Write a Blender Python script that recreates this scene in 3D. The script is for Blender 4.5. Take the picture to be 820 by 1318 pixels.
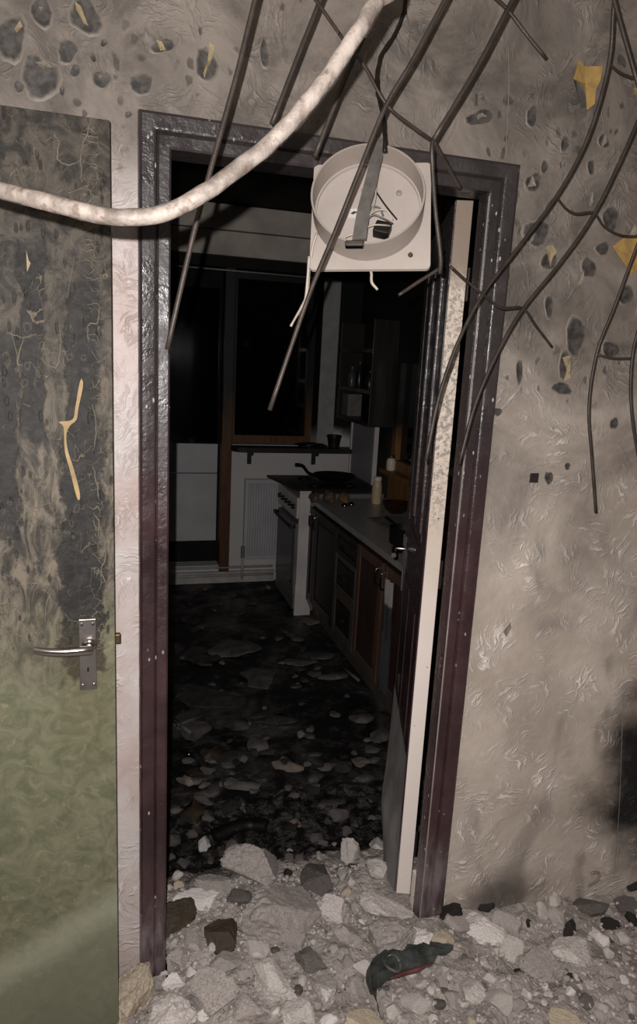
import bpy, bmesh, math, random
from mathutils import Vector, Matrix, noise, geometry

S = bpy.context.scene
for o in list(bpy.data.objects):
    bpy.data.objects.remove(o)
COL = S.collection

# ------------------------------------------------------------------ camera
H = 1.68                                   # lens height above the hall floor
FPX, PITCH, ROLL, YAW = 909.17, 0.213777, 0.053129, 0.295439
_f = Vector((math.sin(YAW), math.cos(YAW), 0)); _r = Vector((math.cos(YAW), -math.sin(YAW), 0)); _u = Vector((0, 0, 1))
FWD = _f*math.cos(PITCH) - _u*math.sin(PITCH)
_u2 = _u*math.cos(PITCH) + _f*math.sin(PITCH)
RIGHT = _r*math.cos(ROLL) + _u2*math.sin(ROLL)
UP = _u2*math.cos(ROLL) - _r*math.sin(ROLL)
CAM = Vector((0, 0, H))
cd = bpy.data.cameras.new('camera'); cam = bpy.data.objects.new('camera', cd); COL.objects.link(cam)
cam.matrix_world = Matrix(((RIGHT.x, UP.x, -FWD.x, 0), (RIGHT.y, UP.y, -FWD.y, 0), (RIGHT.z, UP.z, -FWD.z, H), (0, 0, 0, 1)))
cd.sensor_fit = 'AUTO'; cd.sensor_width = 36; cd.lens = FPX*36/1318; cd.clip_start = 0.02; cd.clip_end = 200
S.camera = cam

# ------------------------------------------------------------------ night sky, phone flash, exposure
w = bpy.data.worlds.new('night'); S.world = w; w.use_nodes = True
w.node_tree.nodes['Background'].inputs[0].default_value = (0.9, 0.95, 1.0, 1)
w.node_tree.nodes['Background'].inputs[1].default_value = 0.10
fl = bpy.data.lights.new('phone_flash', 'POINT'); fl.energy = 135; fl.color = (1.0, 0.955, 0.93); fl.shadow_soft_size = 0.004
flo = bpy.data.objects.new('phone_flash', fl); COL.objects.link(flo)
flo.location = CAM - RIGHT*0.024 + UP*0.030
S.view_settings.view_transform = 'Standard'; S.view_settings.look = 'None'
S.view_settings.exposure = 0.0; S.view_settings.gamma = 1.0; S.view_settings.use_curve_mapping = False

# ------------------------------------------------------------------ pixel helpers: a pixel gives a direction only
def ray(x, y):
    return RIGHT*((x-410)/FPX) - UP*((y-659)/FPX) + FWD
def onY(x, y, Y):
    d = ray(x, y); return CAM + d*(Y/d.y)
def onZ(x, y, z):
    d = ray(x, y); return CAM + d*((z-H)/d.z)
def onX(x, y, X):
    d = ray(x, y); return CAM + d*(X/d.x)

# ------------------------------------------------------------------ object helpers
def tag(o, label=None, cat=None, group=None, kind=None):
    if label: o['label'] = label
    if cat: o['category'] = cat
    if group: o['group'] = group
    if kind: o['kind'] = kind
    return o
def root_loc(o):
    v = Vector((0, 0, 0))
    while o: v = v + o.location; o = o.parent
    return v
def thing(name, label, cat, loc=(0, 0, 0), group=None):
    o = bpy.data.objects.new(name, None); COL.objects.link(o); o.location = loc
    o.empty_display_size = 0.05
    return tag(o, label, cat, group)
def build(name, bm, m, parent=None, origin=None, smooth=False, recalc=True):
    """bm is in world coordinates; becomes ONE mesh object"""
    if recalc: bmesh.ops.recalc_face_normals(bm, faces=bm.faces)
    if parent is not None: off = root_loc(parent)
    else: off = Vector(origin) if origin is not None else Vector((0, 0, 0))
    bmesh.ops.translate(bm, verts=bm.verts, vec=-off)
    me = bpy.data.meshes.new(name); bm.to_mesh(me); bm.free()
    if smooth is True:
        for p in me.polygons: p.use_smooth = True
    elif smooth:
        for p in me.polygons: p.use_smooth = True
        me.set_sharp_from_angle(angle=math.radians(smooth))
    o = bpy.data.objects.new(name, me); COL.objects.link(o)
    me.materials.append(m)
    if parent is not None: o.parent = parent
    elif origin is not None: o.location = off
    return o
def struct(name, bm, m, label=None, smooth=False):
    o = build(name, bm, m, smooth=smooth); o['kind'] = 'structure'
    if label: o['label'] = label
    return o
def bm_(): return bmesh.new()
def box(bm, x0, x1, y0, y1, z0, z1, bev=0.0, M=None):
    vs = [bm.verts.new(p) for p in ((x0,y0,z0),(x1,y0,z0),(x1,y1,z0),(x0,y1,z0),(x0,y0,z1),(x1,y0,z1),(x1,y1,z1),(x0,y1,z1))]
    fs = [bm.faces.new([vs[i] for i in q]) for q in ((3,2,1,0),(4,5,6,7),(0,1,5,4),(1,2,6,5),(2,3,7,6),(3,0,4,7))]
    if bev > 0:
        es = list({e for f in fs for e in f.edges})
        r = bmesh.ops.bevel(bm, geom=es, offset=bev, segments=2, affect='EDGES', profile=0.5)
        vs = list({v for f in r['faces'] for v in f.verts} | {v for v in vs if v.is_valid})
    if M is not None:
        for v in vs: v.co = M(v.co) if callable(M) else M @ v.co
    return bm
def onebox(*a, **k): return box(bm_(), *a, **k)
def smoothpath(pts, n=6):
    pts = [Vector(p) for p in pts]
    if len(pts) < 3: return pts
    out = []
    P = [pts[0]*2-pts[1]] + pts + [pts[-1]*2-pts[-2]]
    for i in range(1, len(P)-2):
        a, b, c, d = P[i-1], P[i], P[i+1], P[i+2]
        for k in range(n):
            t = k/n
            out.append(0.5*((2*b)+(c-a)*t+(2*a-5*b+4*c-d)*t*t+(3*b-a-3*c+d)*t**3))
    out.append(pts[-1]); return out
def tube(bm, pts, r, seg=8, taper=None, jitter=0.0, closed_ends=True):
    pts = [Vector(p) for p in pts]; rings = []
    t = (pts[1]-pts[0]).normalized(); n = t.orthogonal().normalized()
    for i, p in enumerate(pts):
        a = pts[max(i-1, 0)]; b = pts[min(i+1, len(pts)-1)]
        t = (b-a).normalized(); n = (n - t*n.dot(t)).normalized(); bn = t.cross(n)
        rr = r(i/(len(pts)-1)) if callable(r) else r
        ring = []
        for k in range(seg):
            q = 2*math.pi*k/seg
            j = 1 + jitter*noise.noise(p*60+Vector((k, 0, 0)))
            ring.append(bm.verts.new(p + (n*math.cos(q)+bn*math.sin(q))*rr*j))
        rings.append(ring)
    for a, b in zip(rings, rings[1:]):
        for k in range(seg): bm.faces.new((a[k], a[(k+1) % seg], b[(k+1) % seg], b[k]))
    if closed_ends: bm.faces.new(rings[0][::-1]); bm.faces.new(rings[-1])
    return bm
def lathe(bm, prof, c, seg=24, axis='Z'):
    rings = []
    for r, h in prof:
        ring = []
        for k in range(seg):
            a = 2*math.pi*k/seg; x, y = r*math.cos(a), r*math.sin(a)
            ring.append(bm.verts.new(Vector(c)+Vector((x, y, h))))
        rings.append(ring)
    for a, b in zip(rings, rings[1:]):
        for k in range(seg): bm.faces.new((a[k], a[(k+1) % seg], b[(k+1) % seg], b[k]))
    if prof[0][0] > 1e-5: bm.faces.new(rings[0][::-1])
    if prof[-1][0] > 1e-5: bm.faces.new(rings[-1])
    bmesh.ops.remove_doubles(bm, verts=bm.verts, dist=1e-6)
    return bm
def prism(bm, pts, n, h):
    """flat outline pts (3D) extruded by h along n"""
    a = [bm.verts.new(p) for p in pts]; b = [bm.verts.new(Vector(p)+Vector(n)*h) for p in pts]
    bm.faces.new(a[::-1]); bm.faces.new(b)
    for i in range(len(a)):
        j = (i+1) % len(a); bm.faces.new((a[i], a[j], b[j], b[i]))
    return bm

# ------------------------------------------------------------------ material helper
def lin(c):
    return tuple((x/255/12.92 if x/255 <= 0.04045 else ((x/255+0.055)/1.055)**2.4) for x in c) + (1,)
class Mat:
    def __init__(s, name, rough=0.7, spec=0.3, metal=0.0):
        s.m = bpy.data.materials.new(name); s.m.use_nodes = True; s.t = s.m.node_tree; s.b = s.t.nodes['Principled BSDF']
        s.b.inputs['Roughness'].default_value = rough; s.b.inputs['Specular IOR Level'].default_value = spec; s.b.inputs['Metallic'].default_value = metal
        s.tc = s.t.nodes.new('ShaderNodeTexCoord'); s.oi = None
    def n(s, t, **k):
        nd = s.t.nodes.new(t)
        for a, v in k.items(): setattr(nd, a, v)
        return nd
    def put(s, sock, v):
        if v is None: return
        if isinstance(v, bpy.types.NodeSocket): s.t.links.new(v, sock)
        else: sock.default_value = v
    def obj(s): return s.tc.outputs['Object']
    def rand(s):
        if s.oi is None: s.oi = s.n('ShaderNodeObjectInfo')
        return s.oi.outputs['Random']
    def map(s, vec=None, scale=(1, 1, 1), loc=(0, 0, 0), rot=(0, 0, 0)):
        nd = s.n('ShaderNodeMapping'); s.put(nd.inputs['Vector'], vec or s.obj()); nd.inputs['Scale'].default_value = scale
        nd.inputs['Location'].default_value = loc; nd.inputs['Rotation'].default_value = rot
        return nd.outputs[0]
    def noise(s, scale=5, detail=4, rough=0.55, dist=0.0, vec=None, color=False):
        nd = s.n('ShaderNodeTexNoise'); s.put(nd.inputs['Vector'], vec or s.obj())
        nd.inputs['Scale'].default_value = scale; nd.inputs['Detail'].default_value = detail
        nd.inputs['Roughness'].default_value = rough; nd.inputs['Distortion'].default_value = dist
        return nd.outputs['Color' if color else 'Fac']
    def vor(s, scale=5, feature='F1', vec=None, out='Distance', rnd=1.0):
        nd = s.n('ShaderNodeTexVoronoi', feature=feature); s.put(nd.inputs['Vector'], vec or s.obj())
        nd.inputs['Scale'].default_value = scale; nd.inputs['Randomness'].default_value = rnd
        return nd.outputs[out]
    def wave(s, scale=5, dist=0, vec=None, dirn='X'):
        nd = s.n('ShaderNodeTexWave', bands_direction=dirn); s.put(nd.inputs['Vector'], vec or s.obj())
        nd.inputs['Scale'].default_value = scale; nd.inputs['Distortion'].default_value = dist
        return nd.outputs['Fac']
    def ramp(s, fac, stops, interp='LINEAR'):
        nd = s.n('ShaderNodeValToRGB'); s.put(nd.inputs[0], fac); cr = nd.color_ramp; cr.interpolation = interp
        while len(cr.elements) < len(stops): cr.elements.new(0.5)
        for e, (p, c) in zip(cr.elements, stops):
            e.position = p; e.color = (c, c, c, 1) if isinstance(c, (int, float)) else c
        return nd.outputs[0]
    def mix(s, fac, a, b, mode='MIX'):
        nd = s.n('ShaderNodeMix', data_type='RGBA', blend_type=mode)
        s.put(nd.inputs[0], fac); s.put(nd.inputs[6], a); s.put(nd.inputs[7], b); return nd.outputs[2]
    def math(s, op, a, b=0.5, clamp=False):
        nd = s.n('ShaderNodeMath', operation=op, use_clamp=clamp); s.put(nd.inputs[0], a); s.put(nd.inputs[1], b); return nd.outputs[0]
    def rng(s, v, a, b, c=0.0, d=1.0, smooth=True):
        nd = s.n('ShaderNodeMapRange', interpolation_type='SMOOTHSTEP' if smooth else 'LINEAR'); s.put(nd.inputs[0], v)
        for i, q in enumerate((a, b, c, d)): nd.inputs[i+1].default_value = q
        return nd.outputs[0]
    def sep(s, vec=None):
        nd = s.n('ShaderNodeSeparateXYZ'); s.put(nd.inputs[0], vec or s.obj()); return nd.outputs
    def col(s, v): s.put(s.b.inputs['Base Color'], v); return s
    def rough(s, v): s.put(s.b.inputs['Roughness'], v); return s
    def bump(s, h, strength=0.3, dist=0.01, chain=None):
        nd = s.n('ShaderNodeBump'); s.put(nd.inputs['Height'], h); nd.inputs['Strength'].default_value = strength; nd.inputs['Distance'].default_value = dist
        if chain is not None: s.put(nd.inputs['Normal'], chain)
        s.put(s.b.inputs['Normal'], nd.outputs[0]); return nd.outputs[0]

MATS = {}
def simple(name, c, rough=0.7, spec=0.3, metal=0.0, var=0.25, scale=12, bump=0.15, bscale=60, bd=0.004):
    k = Mat(name, rough, spec, metal); c = lin(c)
    d = tuple(x*(1-var) for x in c[:3])+(1,); l = tuple(min(1, x*(1+var)) for x in c[:3])+(1,)
    k.col(k.mix(k.ramp(k.noise(scale, 5), [(0.3, 0), (0.7, 1)]), d, l))
    if bump: k.bump(k.noise(bscale, 4), bump, bd)
    MATS[name] = k.m; return k.m

# hall wallpaper: swirled relief paper, soot higher up, smoke patch by the right edge
def wallpaper():
    k = Mat('wallpaper', 0.5, 0.35)
    X, Y, Z = k.sep()
    p = k.n('ShaderNodeCombineXYZ'); k.put(p.inputs[0], X); k.put(p.inputs[1], Z)
    v2 = p.outputs[0]
    # feather strokes: waves turned by a different angle in every cell
    wob = k.n('ShaderNodeVectorMath', operation='ADD'); k.put(wob.inputs[0], v2)
    sc = k.n('ShaderNodeVectorMath', operation='SCALE'); k.put(sc.inputs[0], k.noise(9, 3, vec=v2, color=True)); sc.inputs['Scale'].default_value = 0.10
    k.put(wob.inputs[1], sc.outputs[0])
    cell = k.n('ShaderNodeTexVoronoi', feature='F1'); k.put(cell.inputs['Vector'], wob.outputs[0]); cell.inputs['Scale'].default_value = 13
    cs = k.n('ShaderNodeSeparateColor'); k.put(cs.inputs[0], cell.outputs['Color'])
    vr = k.n('ShaderNodeVectorRotate', rotation_type='Z_AXIS'); k.put(vr.inputs['Vector'], wob.outputs[0]); k.put(vr.inputs['Angle'], k.math('MULTIPLY', cs.outputs[0], 6.28))
    st = k.map(vr.outputs[0], (60, 9, 1))
    strokes = k.noise(1.6, 3, 0.6, 0.4, st)
    fade = k.rng(cell.outputs['Distance'], 0.25, 0.70, 1, 0.0)
    leaf = k.math('MULTIPLY', k.rng(strokes, 0.47, 0.66), fade)
    keep = k.rng(k.noise(5.5, 2, vec=v2), 0.36, 0.54)
    leaf = k.math('MULTIPLY', leaf, k.math('ADD', k.math('MULTIPLY', keep, 0.8), 0.2))
    # clean colour, pinker on the strip between the green door and the doorway
    mott = k.noise(3.5, 5, 0.6, 0.5, v2)
    clean = k.mix(k.rng(mott, 0.3, 0.7), lin((164, 152, 141)), lin((192, 180, 169)))
    strip = k.math('MULTIPLY', k.rng(X, 0.085, 0.06), k.rng(X, -0.2, -0.1))
    pink = k.mix(k.rng(k.noise(4, 4, vec=k.map(v2, (1, 0.8, 1))), 0.35, 0.62), lin((172, 152, 145)), lin((190, 181, 178)))
    stripz = k.math('MULTIPLY', strip, k.rng(Z, 2.12, 1.95))
    clean = k.mix(stripz, clean, pink)
    clean = k.mix(k.math('MULTIPLY', leaf, k.math('SUBTRACT', 0.95, k.math('MULTIPLY', strip, 0.45))), clean, lin((230, 221, 214)))
    # soot
    sz = k.rng(k.math('ADD', Z, k.math('MULTIPLY', k.math('SUBTRACT', k.noise(2.2, 5, 0.6, 0.8, v2), 0.5), 1.5)), 0.95, 1.75)
    sz = k.math('MULTIPLY', sz, k.math('SUBTRACT', 1.0, k.math('MULTIPLY', stripz, 0.85)))
    soot_c = k.mix(k.rng(k.noise(5, 5, 0.65, 0.6, vec=v2), 0.3, 0.7), lin((58, 54, 50)), lin((122, 113, 105)))
    c1 = k.mix(k.math('MULTIPLY', sz, 0.90), clean, soot_c)
    # small soot blotches in the upper half
    bl = k.vor(24, vec=k.map(wob.outputs[0], (1.25, 0.8, 1)))
    blot = k.math('MULTIPLY', k.rng(k.math('ADD', bl, k.math('MULTIPLY', k.noise(40, 2, vec=v2), 0.16)), 0.36, 0.20), k.rng(k.noise(3.2, 3, vec=k.map(v2, loc=(3, 7, 0))), 0.44, 0.62))
    blot = k.math('MULTIPLY', blot, k.rng(Z, 1.25, 1.75)); blot = k.math('MULTIPLY', blot, k.math('SUBTRACT', 1, k.math('MULTIPLY', stripz, 0.95)))
    c1 = k.mix(k.math('MULTIPLY', blot, 0.7), c1, lin((58, 55, 53)))
    # grey smears
    sm = k.math('MULTIPLY', k.rng(k.noise(3.0, 3, 0.5, 1.2, k.map(v2, (1.3, 0.75, 1), (2, 3, 0), (0, 0, 0.5))), 0.56, 0.72), k.rng(X, 0.95, 1.05))
    c1 = k.mix(k.math('MULTIPLY', sm, 0.6), c1, lin((104, 99, 95)))
    # smoke patch near the right end
    dx = k.math('DIVIDE', k.math('SUBTRACT', X, 1.61), 0.17); dz = k.math('DIVIDE', k.math('SUBTRACT', Z, 0.47), 0.30)
    dd = k.math('SQRT', k.math('ADD', k.math('MULTIPLY', dx, dx), k.math('MULTIPLY', dz, dz)))
    dd = k.math('ADD', dd, k.math('MULTIPLY', k.math('SUBTRACT', k.noise(7, 5, vec=v2), 0.5), 1.4))
    c1 = k.mix(k.rng(dd, 1.6, 0.45), c1, lin((26, 25, 25)))
    # low smoke stain above the rubble
    dx = k.math('DIVIDE', k.math('SUBTRACT', X, 1.13), 0.16); dz = k.math('DIVIDE', k.math('SUBTRACT', Z, 0.12), 0.09)
    dd = k.math('SQRT', k.math('ADD', k.math('MULTIPLY', dx, dx), k.math('MULTIPLY', dz, dz)))
    dd = k.math('ADD', dd, k.math('MULTIPLY', k.math('SUBTRACT', k.noise(9, 4, vec=v2), 0.5), 1.2))
    c1 = k.mix(k.math('MULTIPLY', k.rng(dd, 1.3, 0.2), 0.75), c1, lin((60, 56, 54)))
    k.col(c1)
    k.rough(k.rng(sz, 0, 1, 0.42, 0.62))
    h = k.math('ADD', k.math('MULTIPLY', leaf, 0.8), k.math('ADD', k.math('MULTIPLY', k.noise(22, 5, vec=v2), 0.7), k.math('MULTIPLY', blot, -0.5)))
    k.bump(h, 0.6, 0.008)
    return k.m
WALL = wallpaper()

# painted door leaf, blistered and charred in its upper part
def green_door():
    k = Mat('green_paint', 0.42, 0.4)
    X, Y, Z = k.sep()
    p = k.n('ShaderNodeCombineXYZ'); k.put(p.inputs[0], X); k.put(p.inputs[1], Z); v2 = p.outputs[0]
    mot = k.noise(20, 6, 0.66, 1.4, v2)
    green = k.mix(k.rng(mot, 0.3, 0.7), lin((88, 91, 71)), lin((117, 115, 93)))
    green = k.mix(k.math('MULTIPLY', k.rng(k.noise(30, 3, 0.5, 1.6, v2), 0.55, 0.75), 0.55), green, lin((138, 132, 108)))
    # paler dusty foot, its edge rising to the right
    edge = k.math('SUBTRACT', k.math('ADD', k.math('MULTIPLY', X, 0.55), 0.45), Z)
    grey = k.mix(k.noise(8, 4, vec=v2), lin((98, 102, 84)), lin((126, 126, 110)))
    green = k.mix(k.math('MULTIPLY', k.rng(k.math('ADD', edge, k.math('MULTIPLY', k.noise(12, 4, vec=v2), 0.06)), 0.0, 0.16), 0.6), green, grey)
    rim = k.math('MULTIPLY', k.rng(edge, -0.06, 0.02), k.rng(edge, 0.10, 0.02))
    green = k.mix(k.math('MULTIPLY', rim, 0.35), green, lin((176, 178, 158)))
    # scorched zone
    zz = k.math('ADD', Z, k.math('MULTIPLY', k.math('SUBTRACT', k.noise(5, 5, 0.6, 0.6, v2), 0.5), 0.5))
    sc = k.rng(zz, 0.92, 1.22)
    scorch = k.mix(k.rng(k.noise(26, 6, 0.7, 0.8, k.map(v2, (1.6, 0.55, 1))), 0.38, 0.64), lin((38, 35, 32)), lin((108, 99, 86)))
    scorch = k.mix(k.rng(Z, 1.35, 1.85), scorch, k.mix(k.rng(mot, 0.36, 0.64), lin((34, 31, 29)), lin((74, 68, 61))))
    c = k.mix(k.math('MULTIPLY', sc, 0.97), green, scorch)
    # charred columns
    def column(cx, hw, z0, z1, lean=0.0):
        xx = k.math('SUBTRACT', X, k.math('ADD', k.math('MULTIPLY', k.math('SUBTRACT', Z, (z0+z1)/2), lean), cx))
        xx = k.math('ADD', xx, k.math('MULTIPLY', k.math('SUBTRACT', k.noise(16, 5, 0.65, 0.4, v2), 0.5), hw*1.8))
        a = k.rng(k.math('ABSOLUTE', xx), hw*1.05, hw*0.75)
        zn = k.math('ADD', Z, k.math('MULTIPLY', k.math('SUBTRACT', k.noise(20, 3, vec=v2), 0.5), 0.16))
        return k.math('MULTIPLY', a, k.math('MULTIPLY', k.rng(zn, z0-0.015, z0+0.02), k.rng(zn, z1+0.03, z1-0.05)))
    m1 = column(-0.052, 0.046, 1.00, 1.52, 0.02); m2 = column(-0.045, 0.033, 1.40, 1.80, 0.03); m3 = column(-0.133, 0.022, 1.50, 1.88, 0.02); m4 = column(-0.19, 0.03, 1.30, 1.72, 0.02)
    char = k.math('MAXIMUM', k.math('MAXIMUM', m1, m2), k.math('MAXIMUM', m3, m4))
    charc = k.mix(k.rng(k.noise(45, 4, 0.6, 1.0, v2), 0.35, 0.7), lin((17, 16, 16)), lin((40, 38, 37)))
    c = k.mix(k.math('MULTIPLY', char, 0.96), c, charc)
    halo = k.math('MULTIPLY', k.rng(k.math('SUBTRACT', k.math('ABSOLUTE', k.math('ADD', X, 0.055)), k.math('MULTIPLY', mot, 0.03)), 0.05, 0.02), k.math('MULTIPLY', k.rng(Z, 0.72, 0.95), k.rng(Z, 1.15, 1.02)))
    c = k.mix(k.math('MULTIPLY', halo, 0.35), c, lin((92, 84, 58)))
    # dark blister spots
    sp = k.vor(34, vec=k.map(v2, (1.9, 0.6, 1)))
    spm = k.math('MULTIPLY', k.math('MULTIPLY', k.rng(k.math('ADD', sp, k.math('MULTIPLY', k.noise(60, 2, vec=v2), 0.25)), 0.40, 0.27), k.rng(k.noise(7, 2, vec=v2), 0.36, 0.5)), k.rng(Z, 0.98, 1.12))
    c = k.mix(k.math('MULTIPLY', spm, 0.85), c, lin((30, 28, 25)))
    # paint cracks with curled pale lips
    dst = k.n('ShaderNodeVectorMath', operation='ADD'); k.put(dst.inputs[0], v2)
    s2 = k.n('ShaderNodeVectorMath', operation='SCALE'); k.put(s2.inputs[0], k.noise(24, 3, vec=v2, color=True)); s2.inputs['Scale'].default_value = 0.03; k.put(dst.inputs[1], s2.outputs[0])
    cr = k.vor(26, 'DISTANCE_TO_EDGE', k.map(dst.outputs[0], (1.6, 0.7, 1)))
    lines = k.math('MULTIPLY', k.rng(cr, 0.035, 0.010), k.rng(k.noise(13, 3, 0.6, vec=k.map(v2, loc=(5, 1, 0))), 0.50, 0.60))
    band = k.rng(k.math('ABSOLUTE', k.math('ADD', k.math('ADD', X, 0.022), k.math('MULTIPLY', k.math('SUBTRACT', k.noise(11, 2, vec=v2), 0.5), 0.03))), 0.020, 0.006)
    cr2 = k.vor(42, 'DISTANCE_TO_EDGE', k.map(dst.outputs[0], (0.9, 1.2, 1)))
    lines2 = k.math('MULTIPLY', k.rng(cr2, 0.06, 0.02), k.math('MULTIPLY', band, k.rng(k.noise(30, 2, vec=v2), 0.40, 0.52)))
    ln = k.math('MULTIPLY', k.math('MAXIMUM', lines, lines2), k.rng(Z, 0.98, 1.12))
    c = k.mix(k.math('MULTIPLY', ln, 0.6), c, lin((112, 104, 90)))
    # ring-shaped small blisters with pale rims
    rg = k.vor(46, vec=k.map(dst.outputs[0], (1.2, 0.85, 1), (2, 5, 0)))
    ringm = k.math('MULTIPLY', k.math('MULTIPLY', k.rng(rg, 0.22, 0.30), k.rng(rg, 0.40, 0.32)), k.math('MULTIPLY', k.rng(k.noise(10, 3, 0.6, vec=k.map(v2, loc=(8, 4, 0))), 0.50, 0.58), k.rng(Z, 1.02, 1.2)))
    c = k.mix(k.math('MULTIPLY', ringm, 0.18), c, lin((122, 113, 98)))
    k.col(c)
    k.rough(k.math('SUBTRACT', 0.68, k.math('MULTIPLY', k.rng(Z, 1.2, 0.7), 0.28)))
    hgt = k.math('ADD', k.math('MULTIPLY', ln, 0.9), k.math('ADD', k.math('MULTIPLY', char, -0.5), k.math('ADD', k.math('MULTIPLY', spm, -0.4), k.math('MULTIPLY', k.noise(40, 5, 0.65, vec=v2), k.rng(Z, 0.7, 1.3, 0.1, 0.7)))))
    k.bump(hgt, 0.6, 0.005)
    return k.m
GREEN = green_door()

# dark maroon gloss paint, sooty in the upper part, dusty at the foot
def maroon(name='maroon_gloss'):
    k = Mat(name, 0.32, 0.5)
    X, Y, Z = k.sep()
    fine = k.noise(90, 4, 0.6); br = k.noise(6, 4)
    base = k.mix(k.rng(br, 0.35, 0.65), lin((46, 30, 32)), lin((64, 44, 46)))
    zz = k.math('ADD', Z, k.math('MULTIPLY', k.math('SUBTRACT', k.noise(5, 4), 0.5), 0.5))
    c = k.mix(k.math('MULTIPLY', k.rng(zz, 1.15, 1.75), 0.93), base, k.mix(br, lin((34, 31, 31)), lin((62, 57, 57))))
    c = k.mix(k.math('MULTIPLY', k.rng(k.math('ADD', Z, k.math('MULTIPLY', br, 0.3)), 0.60, 0.32), 0.65), c, k.mix(k.rng(k.noise(30, 3, vec=k.map(scale=(1, 1, 0.25))), 0.35, 0.65), lin((70, 56, 58)), lin((136, 124, 126))))
    chip = k.math('MULTIPLY', k.rng(k.vor(46, vec=k.map(scale=(1.2, 1, 0.6))), 0.17, 0.10), k.rng(k.noise(9, 2), 0.52, 0.60))
    c = k.mix(chip, c, lin((168, 160, 154)))
    k.col(c)
    k.rough(k.rng(k.noise(25, 3), 0.3, 0.7, 0.22, 0.50))
    k.bump(k.math('ADD', fine, k.math('MULTIPLY', chip, 0.6)), 0.55, 0.003)
    return k.m
MAROON = maroon()

# pale door lipping: brown with soot at the top, lumpy in the middle, clean at the bottom
def lipping():
    k = Mat('pale_lipping', 0.45, 0.4)
    X, Y, Z = k.sep()
    zz = k.math('ADD', Z, k.math('MULTIPLY', k.math('SUBTRACT', k.noise(6, 4), 0.5), 0.25))
    c = k.mix(k.rng(zz, 0.85, 1.25), lin((222, 211, 203)), lin((196, 182, 168)))
    lump = k.noise(85, 4, 0.6); mid = k.math('MULTIPLY', k.rng(zz, 1.15, 1.40), k.rng(zz, 1.95, 1.85))
    c = k.mix(k.math('MULTIPLY', k.math('MULTIPLY', k.rng(lump, 0.55, 0.40), mid), 0.7), c, lin((104, 94, 86)))
    c = k.mix(k.rng(zz, 1.86, 1.94), c, lin((128, 112, 97)))
    sp = k.math('MULTIPLY', k.rng(k.vor(55), 0.16, 0.10), k.rng(k.noise(12, 2), 0.56, 0.62))
    c = k.mix(sp, c, lin((70, 60, 52)))
    k.col(c); k.bump(k.math('MULTIPLY', lump, k.math('ADD', mid, 0.08)), 0.7, 0.006)
    k.rough(k.rng(mid, 0, 1, 0.5, 0.30))
    return k.m
LIP = lipping()

def rockmat(name, a, b, dust=(172, 162, 156), bump=0.5, rough=0.88, dustamt=0.5):
    k = Mat(name, rough, 0.2)
    n1 = k.noise(14, 6, 0.62); r = k.rand()
    base = k.mix(r, lin(a), lin(b))
    c = k.mix(k.rng(n1, 0.35, 0.7), base, tuple(x*0.66 for x in lin(a)[:3])+(1,))
    c = k.mix(k.math('MULTIPLY', k.rng(k.noise(34, 4, 0.6), 0.42, 0.66), dustamt), c, lin(dust))
    pits = k.rng(k.vor(70), 0.22, 0.08)
    c = k.mix(k.math('MULTIPLY', k.math('MULTIPLY', pits, k.rng(n1, 0.5, 0.62)), 0.6), c, lin((62, 57, 54)))
    k.col(c); k.bump(k.math('ADD', k.noise(70, 6, 0.7), k.math('MULTIPLY', pits, -0.4)), bump, 0.006)
    MATS[name] = k.m; return k.m
rockmat('plaster_grey', (164, 155, 150), (190, 181, 175), (204, 195, 190))
rockmat('plaster_pale', (204, 195, 189), (220, 212, 207), (228, 221, 216), 0.5)
rockmat('plaster_white', (216, 209, 204), (228, 222, 218), (230, 224, 220), 0.25)
rockmat('plaster_cream', (176, 162, 142), (192, 177, 155), (204, 192, 176), 0.3)
rockmat('plaster_dark', (92, 86, 83), (126, 119, 115), (150, 142, 137), 0.6)
rockmat('charred_chunk', (42, 39, 38), (66, 62, 60), (96, 90, 87), 0.6, 0.7, 0.3)
rockmat('brown_stone', (62, 54, 43), (82, 72, 58), (104, 95, 83), 0.3, 0.55, 0.3)
rockmat('rubble_dust', (128, 118, 113), (140, 130, 124), (168, 157, 150), 0.8, 0.95, 0.6)
simple('steel_rod', (60, 53, 48), 0.5, 0.4, 0.35, 0.35, 30, 0.5, 300, 0.001)
simple('ash_paint_metal', (150, 145, 138), 0.45, 0.4, 0.3)

# ------------------------------------------------------------------ hall shell
WY, WT = 1.60, 0.072          # hall face of the wall, wall thickness
OX0, OX1, OZ = 0.130, 0.856, 2.08
def wall_hall():
    bm = bm_()
    box(bm, -0.95, 0.10, WY, WY+WT, -0.30, 2.80)
    box(bm, 0.905, 2.15, WY, WY+WT, -0.30, 2.80)
    box(bm, 0.10, 0.905, WY, WY+WT, 2.115, 2.80)
    box(bm, 0.10, 0.905, WY, WY+WT, -0.30, -0.02)
    return struct('wall_back', bm, WALL, 'sooty beige swirl-patterned hall wall around the doorway')
wall_back = wall_hall()
simple('concrete_floor', (110, 104, 100), 0.9)
simple('plain_plaster', (120, 112, 104), 0.8)
struct('floor', onebox(-0.95, 2.15, -1.6, WY, -0.08, 0.0), MATS['concrete_floor'], 'grey hall floor buried under plaster rubble')
struct('ceiling', onebox(-0.95, 2.15, -1.6, WY, 2.76, 2.82), MATS['plain_plaster'], 'hall ceiling above the doorway')
struct('wall_left', onebox(-1.03, -0.95, -1.6, WY+WT, -0.08, 2.8), MATS['plain_plaster'], 'plain hall wall at the hinge side of the green door')
struct('wall_right', onebox(2.15, 2.23, -1.6, WY+WT, -0.08, 2.8), MATS['plain_plaster'], 'plain hall wall beyond the smoke patch')

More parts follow.
